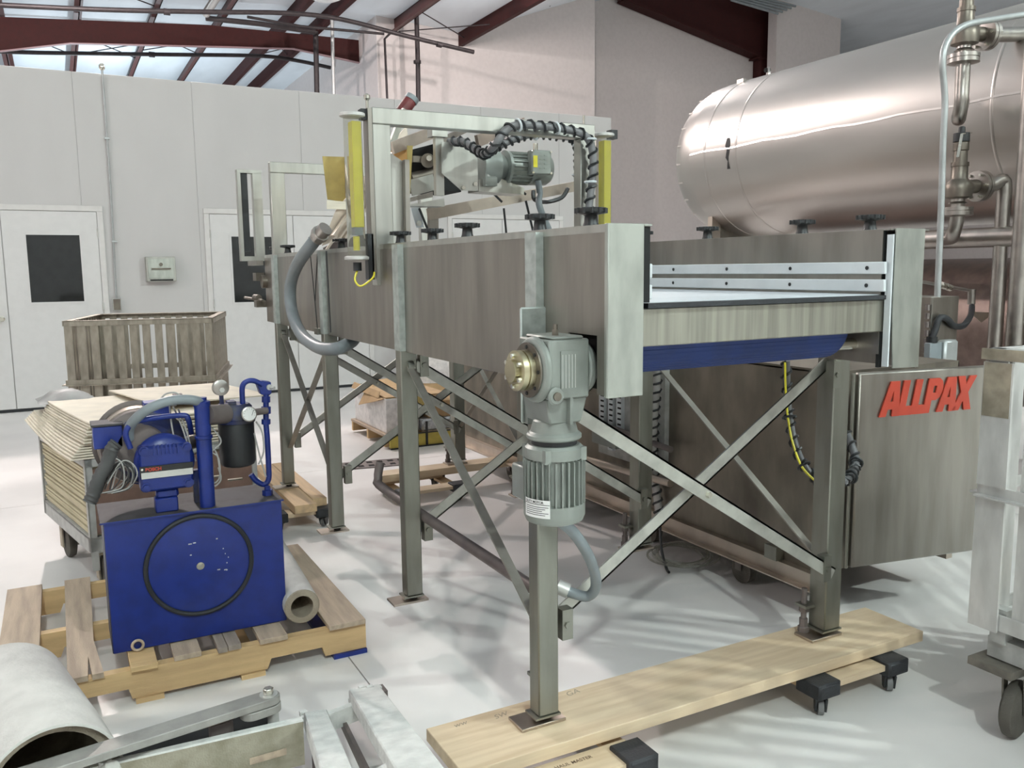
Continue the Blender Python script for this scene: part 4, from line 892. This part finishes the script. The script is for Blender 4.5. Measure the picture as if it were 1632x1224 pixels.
mo = part('electric_motor', MB().lathe((.225, 3.42, .845), (0, -1, 0), [(0, .07), (.01, .135), (.012, .152), (.028, .154), (.030, .136), (.13, .134), (.14, .13), (.145, .10), (.18, .08)], 40), 'pit_iron', t)
part('motor_shell', MB().lathe((.225, 3.388, .845), (0, -1, 0), [(0, .138), (.085, .138)], 40), 'steel_tan', mo)
part('end_bell', MB().lathe((.25, 3.30, .84), (0, -1, 0), [(0, .138), (.015, .138), (.03, .11), (.05, .09)], 32), 'blue_dirty', mo)
part('conduit_box', MB().box(.075, 3.24, .858, .168, 3.34, .936), 'blue_paint', mo, bev=.003)
part('box_lid', MB().box(.070, 3.235, .936, .173, 3.345, .944), 'top_grime', mo, bev=.002)
part('shipping_bracket', MB().box(.245, 3.28, .95, .335, 3.36, 1.0), 'blue_paint', mo, bev=.003)
part('guard_rail', MB().tube([PY(208, 715, 3.2), PY(200, 690, 3.2), PY(213, 674, 3.2), PY(240, 667, 3.2), PY(290, 662, 3.2), PY(300, 668, 3.2), PY(305, 690, 3.25)], .010, 10), 'blue_paint', mo)
pc = V((.290, 3.235, .795))
pu = part('pump', MB().lathe((.297, 3.25, .795), (0, -1, 0), [(0, .098), (.02, .102), (.035, .10), (.05, .085), (.06, .06)], 36).box(.21, 3.18, .70, .385, 3.26, .86).box(.26, 3.20, .665, .335, 3.25, .70), 'blue_paint', t, bev=.008)
for x, z in ((.228, .848), (.368, .848), (.228, .718), (.368, .718)): part('pump_bolt', MB().cyl((x, 3.182, z), (x, 3.168, z), .012, n=6).cyl((x, 3.182, z), (x, 3.176, z), .017, n=14), 'blue_paint', pu)
mb = MB()
for i in range(7): mb.box(.258+.013*i, 3.172, .83, .263+.013*i, 3.18, .866)
part('casting_ribs', mb, 'blue_paint', pu)
part('plate_band', MB().box(.210, 3.174, .756, .385, 3.1785, .793), 'print_black', pu)
part('name_plate', MB().box(.214, 3.1725, .750, .383, 3.1742, .772), 'label_silver', pu)
part('name_print', text_mb('BOSCH', .016, (.228, 3.1738, .7765), (1, 0, 0), (0, 0, 1), .0006, bold=.0008), 'letter_red', pu)
part('plate_rivet', MB().cyl((.2175, 3.174, .784), (.2175, 3.1715, .784), .004, n=8), 'chrome', pu)
part('suction_block', MB().box(.255, 3.19, uz, .33, 3.25, .67), 'blue_paint', pu, bev=.004)
# standpipe, filter, gauges, return line
sp = V((.430, 3.20, uz))
part('standpipe', MB().lathe(sp, (0, 0, 1), [(0, .026), (.005, .027), (.25, .027), (.252, .031), (.262, .031), (.264, .027), (.365, .027), (.37, .029), (.385, .029), (.39, .018), (.40, .018)], 24), 'blue_paint', t)
part('pipe_union', MB().cyl(sp+V((.015, .0, .335)), sp+V((.09, .05, .325)), .036, n=18), 'pit_iron', t)
part('mount_post', MB().box(.395, 3.27, uz, .415, 3.30, .74), 'blue_dirty', t)
fc = V((.560, 3.29, .735))
fi = part('filter_canister', MB().lathe(fc, (0, 0, 1), [(0, .035), (.002, .048), (.008, .060), (.02, .065), (.17, .065), (.175, .062)], 36), 'black_plastic', t)
part('filter_head', MB().lathe(fc+V((0, 0, .168)), (0, 0, 1), [(0, .069), (.012, .072), (.016, .066), (.06, .06), (.07, .05)], 32).box(.50, 3.25, .925, .60, 3.34, .965).box(.53, 3.26, .95, .56, 3.31, .985), 'blue_dirty', fi)
def gauge(c, ax, r, par, face):
    gb = part('pressure_gauge', MB().lathe(c, ax, [(-.022, r*.7), (-.02, r), (0, r), (.004, r*1.04), (.006, r*.9)], 28), 'pipe_steel', par)
    d = V(ax).normalized()
    if face:
        part('dial', MB().cyl(V(c)+d*.0062, V(c)+d*.0066, r*.88, n=28), 'label_white', gb)
        u = d.cross(V((0, 0, 1))).normalized()
        part('needle', MB().bar(V(c)+d*.0075-u*.008+V((0, 0, -.006)), V(c)+d*.0075+u*.014+V((0, 0, .012)) if False else V(c)+d*.0075-u*.015+V((0, 0, .014)), .002, .001), 'print_black', gb)
        mb = MB()
        for i in range(11):
            a = math.radians(-45+27*i); e = u*math.cos(a)+V((0, 0, 1))*math.sin(a); mb.bar(V(c)+d*.0072+e*r*.66, V(c)+d*.0072+e*r*.80, .0012, .0008)
        part('dial_marks', mb, 'print_black', gb)
    else:
        part('back_plug', MB().cyl(V(c)+d*.006+V((0, 0, -r*.3)), V(c)+d*.016+V((0, 0, -r*.3)), r*.35, n=6), 'label_silver', gb)
    return gb
g1 = PY(352, 618, 3.26); gauge(g1, (.1, -1, .1), .028, t, False)
part('gauge_stem', MB().cyl(g1-V((0, 0, .028)), g1-V((0, 0, .06)), .008, n=8).box(g1.x-.012, g1.y-.01, g1.z-.085, g1.x+.022, g1.y+.012, g1.z-.06), 'blue_dirty', t)
g2 = PY(397, 660, 3.2); gauge(g2, (.05, -1, .15), .027, t, True)
part('gauge_tee', MB().cyl(g2+V((.02, .03, 0)), g2+V((.075, .05, 0)), .013, n=10), 'pit_iron', t)
RP = lambda x, y: PY(x, y, 3.27)
part('return_pipe', MB().tube([RP(387, 645), RP(386, 618), RP(393, 608), RP(405, 607), RP(418, 613)], .010, 12), 'blue_paint', t)
part('valve_block', MB().prism([RP(409, 611), RP(418, 607), RP(432, 609), RP(433, 627), RP(428, 631), RP(416, 629)], (0, .04, 0)), 'blue_paint', t, bev=.002)
part('block_plug', MB().cyl(RP(429, 617), RP(429, 617)-V((0, .012, 0)), .011, n=12).cyl(RP(430, 617)-V((0, .012, 0)), RP(431, 617)-V((-.008, .03, 0)), .006, n=8), 'cart_metal', t)
part('drop_line', MB().tube([RP(424, 628), RP(424, 672), RP(426, 700), RP(428, 740), RP(428, 764), RP(420, 772), RP(408, 766), RP(400, 756)], .0105, 12), 'blue_paint', t)
for a, b, r in ((632, 641, .016), (648, 659, .018), (668, 676, .017)): part('line_nut', MB().cyl(RP(424, a), RP(424, b), r, n=8), 'blue_paint', t)
part('corner_bolt', MB().cyl((.655, 3.25, uz), (.655, 3.25, uz+.02), .02, n=6).cyl((.655, 3.25, uz+.02), (.655, 3.25, uz+.035), .011, n=8), 'blue_paint', t)
# hoses and loose wiring
HP = lambda x, y, Y=3.18: PY(x, y, Y)
part('ribbed_hose', MB().tube([HP(205, 700, 3.24), HP(206, 683, 3.22), HP(216, 668, 3.19), HP(238, 651, 3.17), HP(270, 639, 3.165), HP(300, 637, 3.17), HP(322, 641, 3.20)], .0175, 14), 'grey_pvc', t)
part('suction_hose', MB().tube([HP(186, 706), HP(178, 716), HP(170, 740), HP(158, 762), HP(150, 785), HP(143, 800)], .021, 14, rf=lambda k: .021+.003*(k % 2)), 'dark_hose', t)
for k in range(11):
    r_ = random.uniform; x = 188+r_(-10, 14); yq = 3.17+r_(0, .06)
    part('loose_wire', MB().tube([HP(x-26+r_(-6, 6), 775+r_(-8, 8), yq), HP(x-8, 742+r_(-10, 8), yq), HP(x+10, 738+r_(-6, 8), yq), HP(x+17+r_(-4, 4), 757, yq), HP(x+6+r_(-6, 6), 778, yq+.01), HP(x-14+r_(-10, 16), 786, yq+.01)], .0024, 5), 'wire_grey' if k % 2 else 'dark_hose', t)
for a in ([(270, 645), (274, 680), (282, 715), (296, 738)], [(276, 648), (290, 680), (300, 710), (312, 735)], [(284, 652), (298, 690), (308, 730)], [(255, 638), (264, 628), (280, 626), (290, 634)],
          [(330, 675), (345, 690), (352, 705), (338, 720), (332, 735)], [(335, 720), (348, 730), (350, 760), (340, 770), (330, 758)], [(332, 705), (345, 722), (350, 745)], [(348, 745), (352, 765), (340, 775), (334, 760)], [(408, 672), (418, 690), (420, 720), (412, 740)], [(405, 690), (415, 730), (424, 760)]):
    part('loose_wire', MB().tube([HP(x, y, 3.22) for x, y in a], .0032, 5), 'wire_grey', t)
part('terminal_clip', MB().cbox(HP(283, 632, 3.26), .03, .03, .02).cbox(HP(277, 640, 3.26), .015, .02, .03), 'pit_iron', t)
part('pump_fitting', MB().cyl(HP(295, 708, 3.24), HP(310, 703, 3.26), .026, n=10), 'cast_bronze', t)
for a, b, c_, d in ((250, 770, 42, 8), (280, 743, 36, 10), (340, 760, 30, 9), (375, 764, 26, 6)):
    o = PZ(a, b, uz+.001); part('debris', MB().cbox(o, c_*.0022, .018, .006), 'rust_plate', t)
# insulation pieces
ax = V((.05, .80, 0)).normalized(); a0 = V((.735, 3.12, .205))
t = thing('pipe_insulation', 'white jacketed pipe insulation tube lying on the pallet beside the blue tank', 'insulation', (a0.x, 3.5, PT))
part('jacket', MB().lathe(a0, ax, [(0, .066), (.8, .066), (.8, .060), (0, .060)], 28, closed=True), 'foam_white', t)
part('foam', MB().lathe(a0-ax*.006, ax, [(0, .063), (.004, .066), (.02, .062), (.7, .058), (.7, .042), (.0, .042)], 28, closed=True), 'foam_core', t)
nA, fA = V((-.095, 2.32, .172)), V((-.225, 2.935, .172)); ax = (fA-nA).normalized(); L = (fA-nA).length
t = thing('insulation_shell', 'large white insulation cylinder on the floor at the lower left', 'insulation', (-.16, 2.62, 0))
part('jacket', MB().lathe(nA, ax, [(0, .168), (L*.3, .171), (L*.6, .170), (L, .168), (L, .160), (0, .160)], 48, closed=True), 'foam_white', t)
part('foam', MB().lathe(nA+ax*.03, ax, [(0, .160), (L-.04, .160), (L-.04, .135), (0, .135)], 40, closed=True), 'foam_core', t)
part('end_disc', MB().lathe(nA+ax*(L-.008), ax, [(0, .137), (.008, .137)], 32), 'foam_core', t)
single('foam_scrap', MB().lathe(nA-ax*.03+V((.12, 0, .02)), (.3, -.4, 1), [(0, .018), (.015, .026), (.03, .018)], 12), 'foam_white', 'small white foam scrap at the mouth of the large insulation cylinder', 'scrap')

# ------------------------------------------------------------------ wheeled cart full of plywood sheets
b_, a_ = V((.977, .214, 0)), V((-.214, .977, 0))
TC = Matrix(((b_.x, a_.x, 0, .055), (b_.y, a_.y, 0, 4.204), (0, 0, 1, 0), (0, 0, 0, 1)))
WC, LC = .80, .915
t = thing('sheet_cart', 'grey steel cart on large casters loaded with plywood sheets', 'cart', TC @ V((.4, .45, 0)))
part('base_frame', MB(TC).box(0, 0, .20, .04, LC, .275).box(WC-.04, 0, .20, WC, LC, .275).box(0, 0, .20, WC, .04, .275).box(0, LC-.04, .20, WC, LC, .275).box(0, 0, .262, WC, LC, .272), 'cart_metal', t)
for x, y in ((0, 0), (WC-.03, 0), (0, LC-.03), (WC-.03, LC-.03)): part('corner_post', MB(TC).box(x, y, .20, x+.03, y+.006, .635).box(x, y, .20, x+.006, y+.03, .635), 'cart_metal', t)
part('top_rail', MB(TC).box(0, 0, .60, .006, LC, .635).box(0, 0, .60, WC, .006, .635).box(0, 0, .50, .5, .012, .53), 'cart_metal', t)
part('front_board', MB(TC).box(.03, -.003, .29, WC-.03, .003, .59), 'board_brown', t)
part('front_skirt', MB(TC).box(0, -.002, .12, .03, .004, .21), 'cart_metal', t)
for x, y in ((.02, LC*.76), (WC-.1, LC*.76), (.03, .06), (WC-.1, .06)):
    c = part('caster', MB(TC).box(x, y-.05, .185, x+.09, y+.06, .20).box(x+.005, y-.02, .06, x+.012, y+.03, .19).box(x+.075, y-.02, .06, x+.082, y+.03, .19), 'cart_rust', t)
    w0 = TC @ V((x+.02, y, .085)); part('wheel', MB().lathe(w0, b_, [(0, .06), (.005, .08), (.022, .085), (.04, .08), (.046, .06)], 32), 'tyre', c)
ORD = 'first second third fourth fifth sixth seventh eighth ninth tenth eleventh twelfth thirteenth fourteenth fifteenth sixteenth seventeenth eighteenth nineteenth twentieth'.split()
s0 = None
for k in range(20):
    z = .279+k*.0163
    if s0 is None: s0 = single('plywood_sheet', MB(TC).box(.012, .012, z, WC-.012, LC-.012, z+.0105), 'plywood_edge', 'level plywood sheet inside the grey cart, bottom one of the stack', 'plywood', 'sheets stacked inside the cart')
    else: o = s0.copy(); COL.objects.link(o); o.location = V(s0.location)+V((random.uniform(-.006, .006), random.uniform(-.006, .006), .0163*k)); o['label'] = 'level plywood sheet inside the grey cart, %s from the bottom' % ORD[k]
def bent(x0, y0, wd, ln, z, k, skew=0, th=.007, n=9, rz=0):
    """a sheet that curls up towards its far end"""
    mb = MB(TC); vs = []
    for i in range(n+1):
        v = i/n; zz = z+k*(v-.15)**2*(1 if v > .15 else .3)
        for u, dz in ((0, 0), (1, skew)): 
            for tt in (0, th): vs.append((x0+wd*u+rz*v, y0+ln*v, zz+dz+tt))
    fs = []
    for i in range(n):
        a = 4*i; b = a+4
        fs += [(a+1, a+3, b+3, b+1), (a, b, b+2, a+2), (a, a+1, b+1, b), (a+2, b+2, b+3, a+3)]
    fs += [(0, 2, 3, 1), (4*n, 4*n+1, 4*n+3, 4*n+2)]
    return mb.add(vs, fs)
heap = [(-.055+.010*k, .0+.006*k, .80, .92, .640+.0105*k, .09-.004*k, -.02+.002*k, .007, 'sheet') for k in range(6)]
heap += [(.0+.006*k+random.uniform(-.006, .006), .0+.012*(k % 3), .70+.02*(k % 2), .80, .708+.0118*k, .03-.002*k, -.012, .0075, 'sheet') for k in range(8)]
ordn = ['lowest', 'second lowest', 'third lowest', 'fourth lowest', 'fifth lowest', 'sixth lowest', 'seventh lowest', 'eighth', 'ninth', 'tenth', 'eleventh', 'twelfth', 'thirteenth', 'topmost']
for k, (x, y, wd, ln, z, kk, sk, th, _) in enumerate(heap):
    single('plywood_sheet', bent(x, y, wd, ln, z, kk, sk, th), 'plywood', 'curled plywood sheet on top of the cart, %s of the loose heap' % ordn[k], 'plywood', 'curled sheets heaped on the cart')
single('plywood_sheet', bent(.36, .16, .60, .74, .825, -.01, -.015, .007), 'plywood', 'pale plywood sheet sloping down to the right behind the blue motor', 'plywood')
mb = MB(TC); vs = []
for i in range(7):
    for j in range(5): vs.append((-.0+.045*i+random.uniform(-.01, .01), .78+.06*j, .80+.06*math.sin(i*.5)*math.sin(j*.75)+random.uniform(-.006, .006)))
mb.add(vs, [(i*5+j, i*5+j+1, (i+1)*5+j+1, (i+1)*5+j) for i in range(6) for j in range(4)])
single('plastic_film', mb, 'film_grey', 'crumpled grey plastic film on the far corner of the plywood heap', 'film')
# ------------------------------------------------------------------ slatted basket standing behind the cart
f_, d_ = V((.968, -.25, 0)).normalized(), V((.25, .968, 0)).normalized()
TK = Matrix(((f_.x, d_.x, 0, .027), (f_.y, d_.y, 0, 6.248), (0, 0, 1, 0), (0, 0, 0, 1)))
t = thing('slatted_basket', 'brownish steel basket of upright slats standing behind the sheet cart', 'basket', TK @ V((.46, .46, 0)))
basket(TK, .905, .95, .17, 1.16, 'basket_metal', t, 12, 13, .755, .046)
for x, y in ((.06, .06), (.88, .06), (.06, .88), (.88, .88)):
    c = part('caster', MB(TK).box(x-.04, y-.04, .16, x+.04, y+.04, .17).box(x-.03, y-.02, .06, x-.022, y+.02, .16).box(x+.022, y-.02, .06, x+.03, y+.02, .16), 'pit_iron', t)
    part('wheel', MB().cyl(TK @ V((x-.018, y, .062)), TK @ V((x+.018, y, .062)), .062, n=24), 'tyre', c)
# ------------------------------------------------------------------ pallet of cartons, floor drain
t = thing('carton_pallet', 'wooden pallet with a yellow front board under shrink-wrapped cartons', 'pallet', (2.75, 7.1, 0))
for y in (6.62, 7.05, 7.48): part('stringer', MB().box(2.30, y, .018, 3.3, y+.04, .10), 'pallet_stringer', t)
for k in range(6): part('deck_board', MB().box(2.30+.18*k, 6.6, .10, 2.40+.18*k, 7.54, .12), 'pallet_wood', t)
part('front_board', MB().box(2.33, 6.57, .01, 3.3, 6.60, .115), 'yellow_wood', t)
for x in (2.64, 2.95): part('strap', MB().box(x, 6.565, .0, x+.02, 6.57, .21), 'black_plastic', t)
part('strap', MB().box(2.33, 6.562, .112, 3.3, 6.57, .122).box(2.33, 6.562, .0, 3.3, 6.57, .012), 'black_plastic', t)
single('wrapped_stack', MB().box(2.33, 6.66, .121, 2.62, 7.5, .40).box(2.34, 6.67, .40, 2.61, 7.48, .408), 'shrink_wrap', 'white shrink-wrapped stack of cartons at the left end of the pallet', 'cartons', bev=.012)
single('wrapped_slab', MB().box(2.63, 6.61, .121, 3.28, 7.5, .22), 'silver_wrap', 'low silver shrink-wrapped slab on the right of the carton pallet', 'package', bev=.012)
t = thing('open_carton', 'opened brown cardboard carton on top of the wrapped stack', 'carton', (2.5, 7.1, .41))
part('flap', MB().prism([(2.30, 6.75, .41), (2.30, 7.5, .41), (2.33, 7.5, .46), (2.33, 6.8, .455)], (.006, 0, 0)), 'cardboard', t)
part('flap', MB().prism([(2.28, 6.7, .40), (2.33, 6.7, .41), (2.33, 7.2, .41), (2.27, 7.2, .30)], (0, .0, -.006)), 'cardboard', t)
part('tray', MB().box(2.34, 6.68, .409, 2.9, 7.48, .42).prism([(2.34, 7.3, .41), (2.9, 7.3, .41), (2.9, 7.4, .50), (2.5, 7.45, .47), (2.34, 7.4, .44)], (0, .006, 0)), 'cardboard', t)
part('side_flap', MB().prism([(2.46, 6.66, .45), (2.62, 6.62, .48), (2.85, 6.62, .33), (2.62, 6.62, .30), (2.48, 6.64, .36)], (0, .006, 0)), 'cardboard_tan', t)
single('cardboard_box', MB().box(2.70, 6.66, .221, 3.2, 7.2, .36), 'cardboard', 'brown cardboard box on the silver slab of the carton pallet', 'box', bev=.004)
t = thing('wrapped_drum', 'pinkish plastic-wrapped roll on a brown base beyond the carton pallet', 'roll', (3.45, 8.4, 0))
part('base', MB().box(3.1, 8.1, 0, 3.9, 8.8, .30), 'cardboard', t); part('roll', MB().cyl((3.5, 8.45, .30), (3.5, 8.45, .75), .33, n=28), 'shrink_wrap', t)
t = thing('floor_drain', 'perforated iron drain grate let into the floor beyond the conveyor', 'drain', (2.05, 6.12, 0))
g0, g1_ = PZ(548, 750, 0), PZ(570, 738, 0); gd = V((.98, -.15, 0)).normalized(); gp = V((.15, .98, 0))
TG = Matrix(((gd.x, gp.x, 0, 1.78), (gd.y, gp.y, 0, 6.06), (0, 0, 1, 0), (0, 0, 0, 1)))
part('pit', MB(TG).box(0, 0, .0005, .52, .24, .002), 'dark_void', t)
mb = MB(TG)
for y0, y1 in ((0, .035), (.095, .145), (.205, .24)): mb.box(0, y0, .002, .52, y1, .006)
for k in range(7):
    for ya, yb in ((.035, .095), (.145, .205)): mb.box(.0805*k, ya, .002, .0805*k+.036, yb, .0058)
part('grate', mb, 'pit_iron', t)
# ------------------------------------------------------------------ frost-white frame and link bar in the near foreground
u = V((.163, .952, -.261)).normalized(); E1 = PZ(581, 1107, .135); E2 = PZ(503, 1146, .15)
t = thing('white_frame', 'chalky white ladder-like steel frame tilted up toward the bottom edge', 'frame', (.6, 2.3, 0))
LB = .95
part('side_rail', MB().bar(E1, E1-u*LB, .098, .045), 'frost_white', t, bev=.004)
part('side_rail', MB().bar(E2, E2-u*LB, .068, .05), 'frost_white', t, bev=.004)
cr0 = PZ(520, 1140, .14); cr1 = PZ(556, 1124, .13)
part('cross_bar', MB().bar(cr0-u*.01+V((0, 0, -.02)), cr1-u*.01+V((.03, 0, -.02)), .022, .055), 'frost_white', t)
part('cross_bar', MB().bar(E2-u*.7+V((0, 0, -.03)), E1-u*.7+V((0, 0, -.03)), .03, .05), 'frost_white', t)
part('inner_strip', MB().bar(E1+V((-.075, .0, -.07)), E1-u*.8+V((-.075, 0, -.07)), .012, .03), 'pit_iron', t)
for e, wd in ((E1, .1), (E2, .07)):
    mb = MB()
    for k in range(14): mb.cbox(e+V((random.uniform(-wd/2, wd/2), random.uniform(-.01, .02), random.uniform(-.01, .025))), random.uniform(.01, .022), .016, .014)
    part('crust', mb, 'frost_white', t, kind='stuff')
part('rail_end', MB().cbox(E1+V((.055, .005, -.03)), .03, .05, .07), 'pit_iron', t)
w0, w1 = PZ(160, 1224, .2), PZ(483, 1150, .2)
wd_ = (w1-w0).normalized(); w0 = w0-wd_*.25
part('web_plate', MB().prism([w0, w1, w1-V((0, 0, .13)), w0-V((0, 0, .13))], V((-wd_.y, wd_.x, 0))*.008), 'rust_plate', t)
part('web_flange', MB().prism([w0, w1, w1+V((-wd_.y, wd_.x, 0))*.02, w0+V((-wd_.y, wd_.x, 0))*.02], (0, 0, .006)), 'frost_white', t)
part('web_slot', MB().prism([w1-wd_*.15-V((0, .002, .07)), w1-wd_*.05-V((0, .002, .065)), w1-wd_*.05-V((0, .002, .085)), w1-wd_*.15-V((0, .002, .09))], (0, -.001, 0)), 'pallet_wood', t)
for fx in ((.56, 2.28, .60, 2.34, .16), (.78, 2.45, .82, 2.5, .12), (.4, 1.55, .46, 1.6, .32), (.62, 1.65, .68, 1.7, .32)): part('support_foot', MB().box(fx[0], fx[1], 0, fx[2], fx[3], fx[4]), 'pit_iron', t)
e0, e1 = PZ(428, 1107, .27), PZ(20, 1236, .27); ld = (e1-e0).normalized(); ls = V((-ld.y, ld.x, 0))
t = thing('link_bar', 'long flat grey steel link with a bolt through its rounded end', 'bar', (e0.x-.2, e0.y, 0))
def stad(p, q, r, z, th):
    p, q = V((p.x, p.y, z)), V((q.x, q.y, z)); d = (q-p).normalized(); s = V((-d.y, d.x, 0)); pts = []
    for i in range(13): a = math.pi/2+math.pi*i/12; pts.append(p+d*r*math.cos(a)+s*r*math.sin(a))
    for i in range(13): a = -math.pi/2+math.pi*i/12; pts.append(q+d*r*math.cos(a)+s*r*math.sin(a))
    return MB().prism(pts, (0, 0, th))
part('upper_link', stad(e0, e1, .031, .248, .022), 'link_grey', t, bev=.002)
part('lower_link', stad(e0, e0+ld*.05, .033, .222, .024), 'link_grey', t, bev=.002)
e2 = PZ(215, 1160, .235)
part('rear_link', stad(e0+ld*.12+V((0, .05, 0)), e1+V((0, .06, 0)), .02, .215, .016), 'cart_rust', t)
part('pivot_post', MB().cyl((e0.x+.01, e0.y+.0, 0), (e0.x+.01, e0.y, .23), .016, n=14), 'cart_metal', t)
part('pivot_post', MB().cyl((e1.x+.2, e1.y+.05, 0), (e1.x+.2, e1.y+.05, .225), .016, n=14), 'cart_metal', t)
part('washer', MB().cyl((e0.x, e0.y, .270), (e0.x, e0.y, .273), .025, n=24), 'label_silver', t)
part('bolt_head', MB().cyl((e0.x, e0.y, .273), (e0.x, e0.y, .290), .0155, n=6), 'chrome', t, bev=.002)
part('dark_filler', MB().prism([PZ(60, 1236, .06), PZ(300, 1168, .06), PZ(424, 1136, .06), PZ(432, 1160, .06), PZ(160, 1226, .06)], (0, 0, .02)), 'dark_void', t)  # dark plate added to blacken the space under the link bar
part('link_block', MB().box(e0.x-.16, e0.y+.0, .0, e0.x-.10, e0.y+.05, .215), 'pit_iron', t)
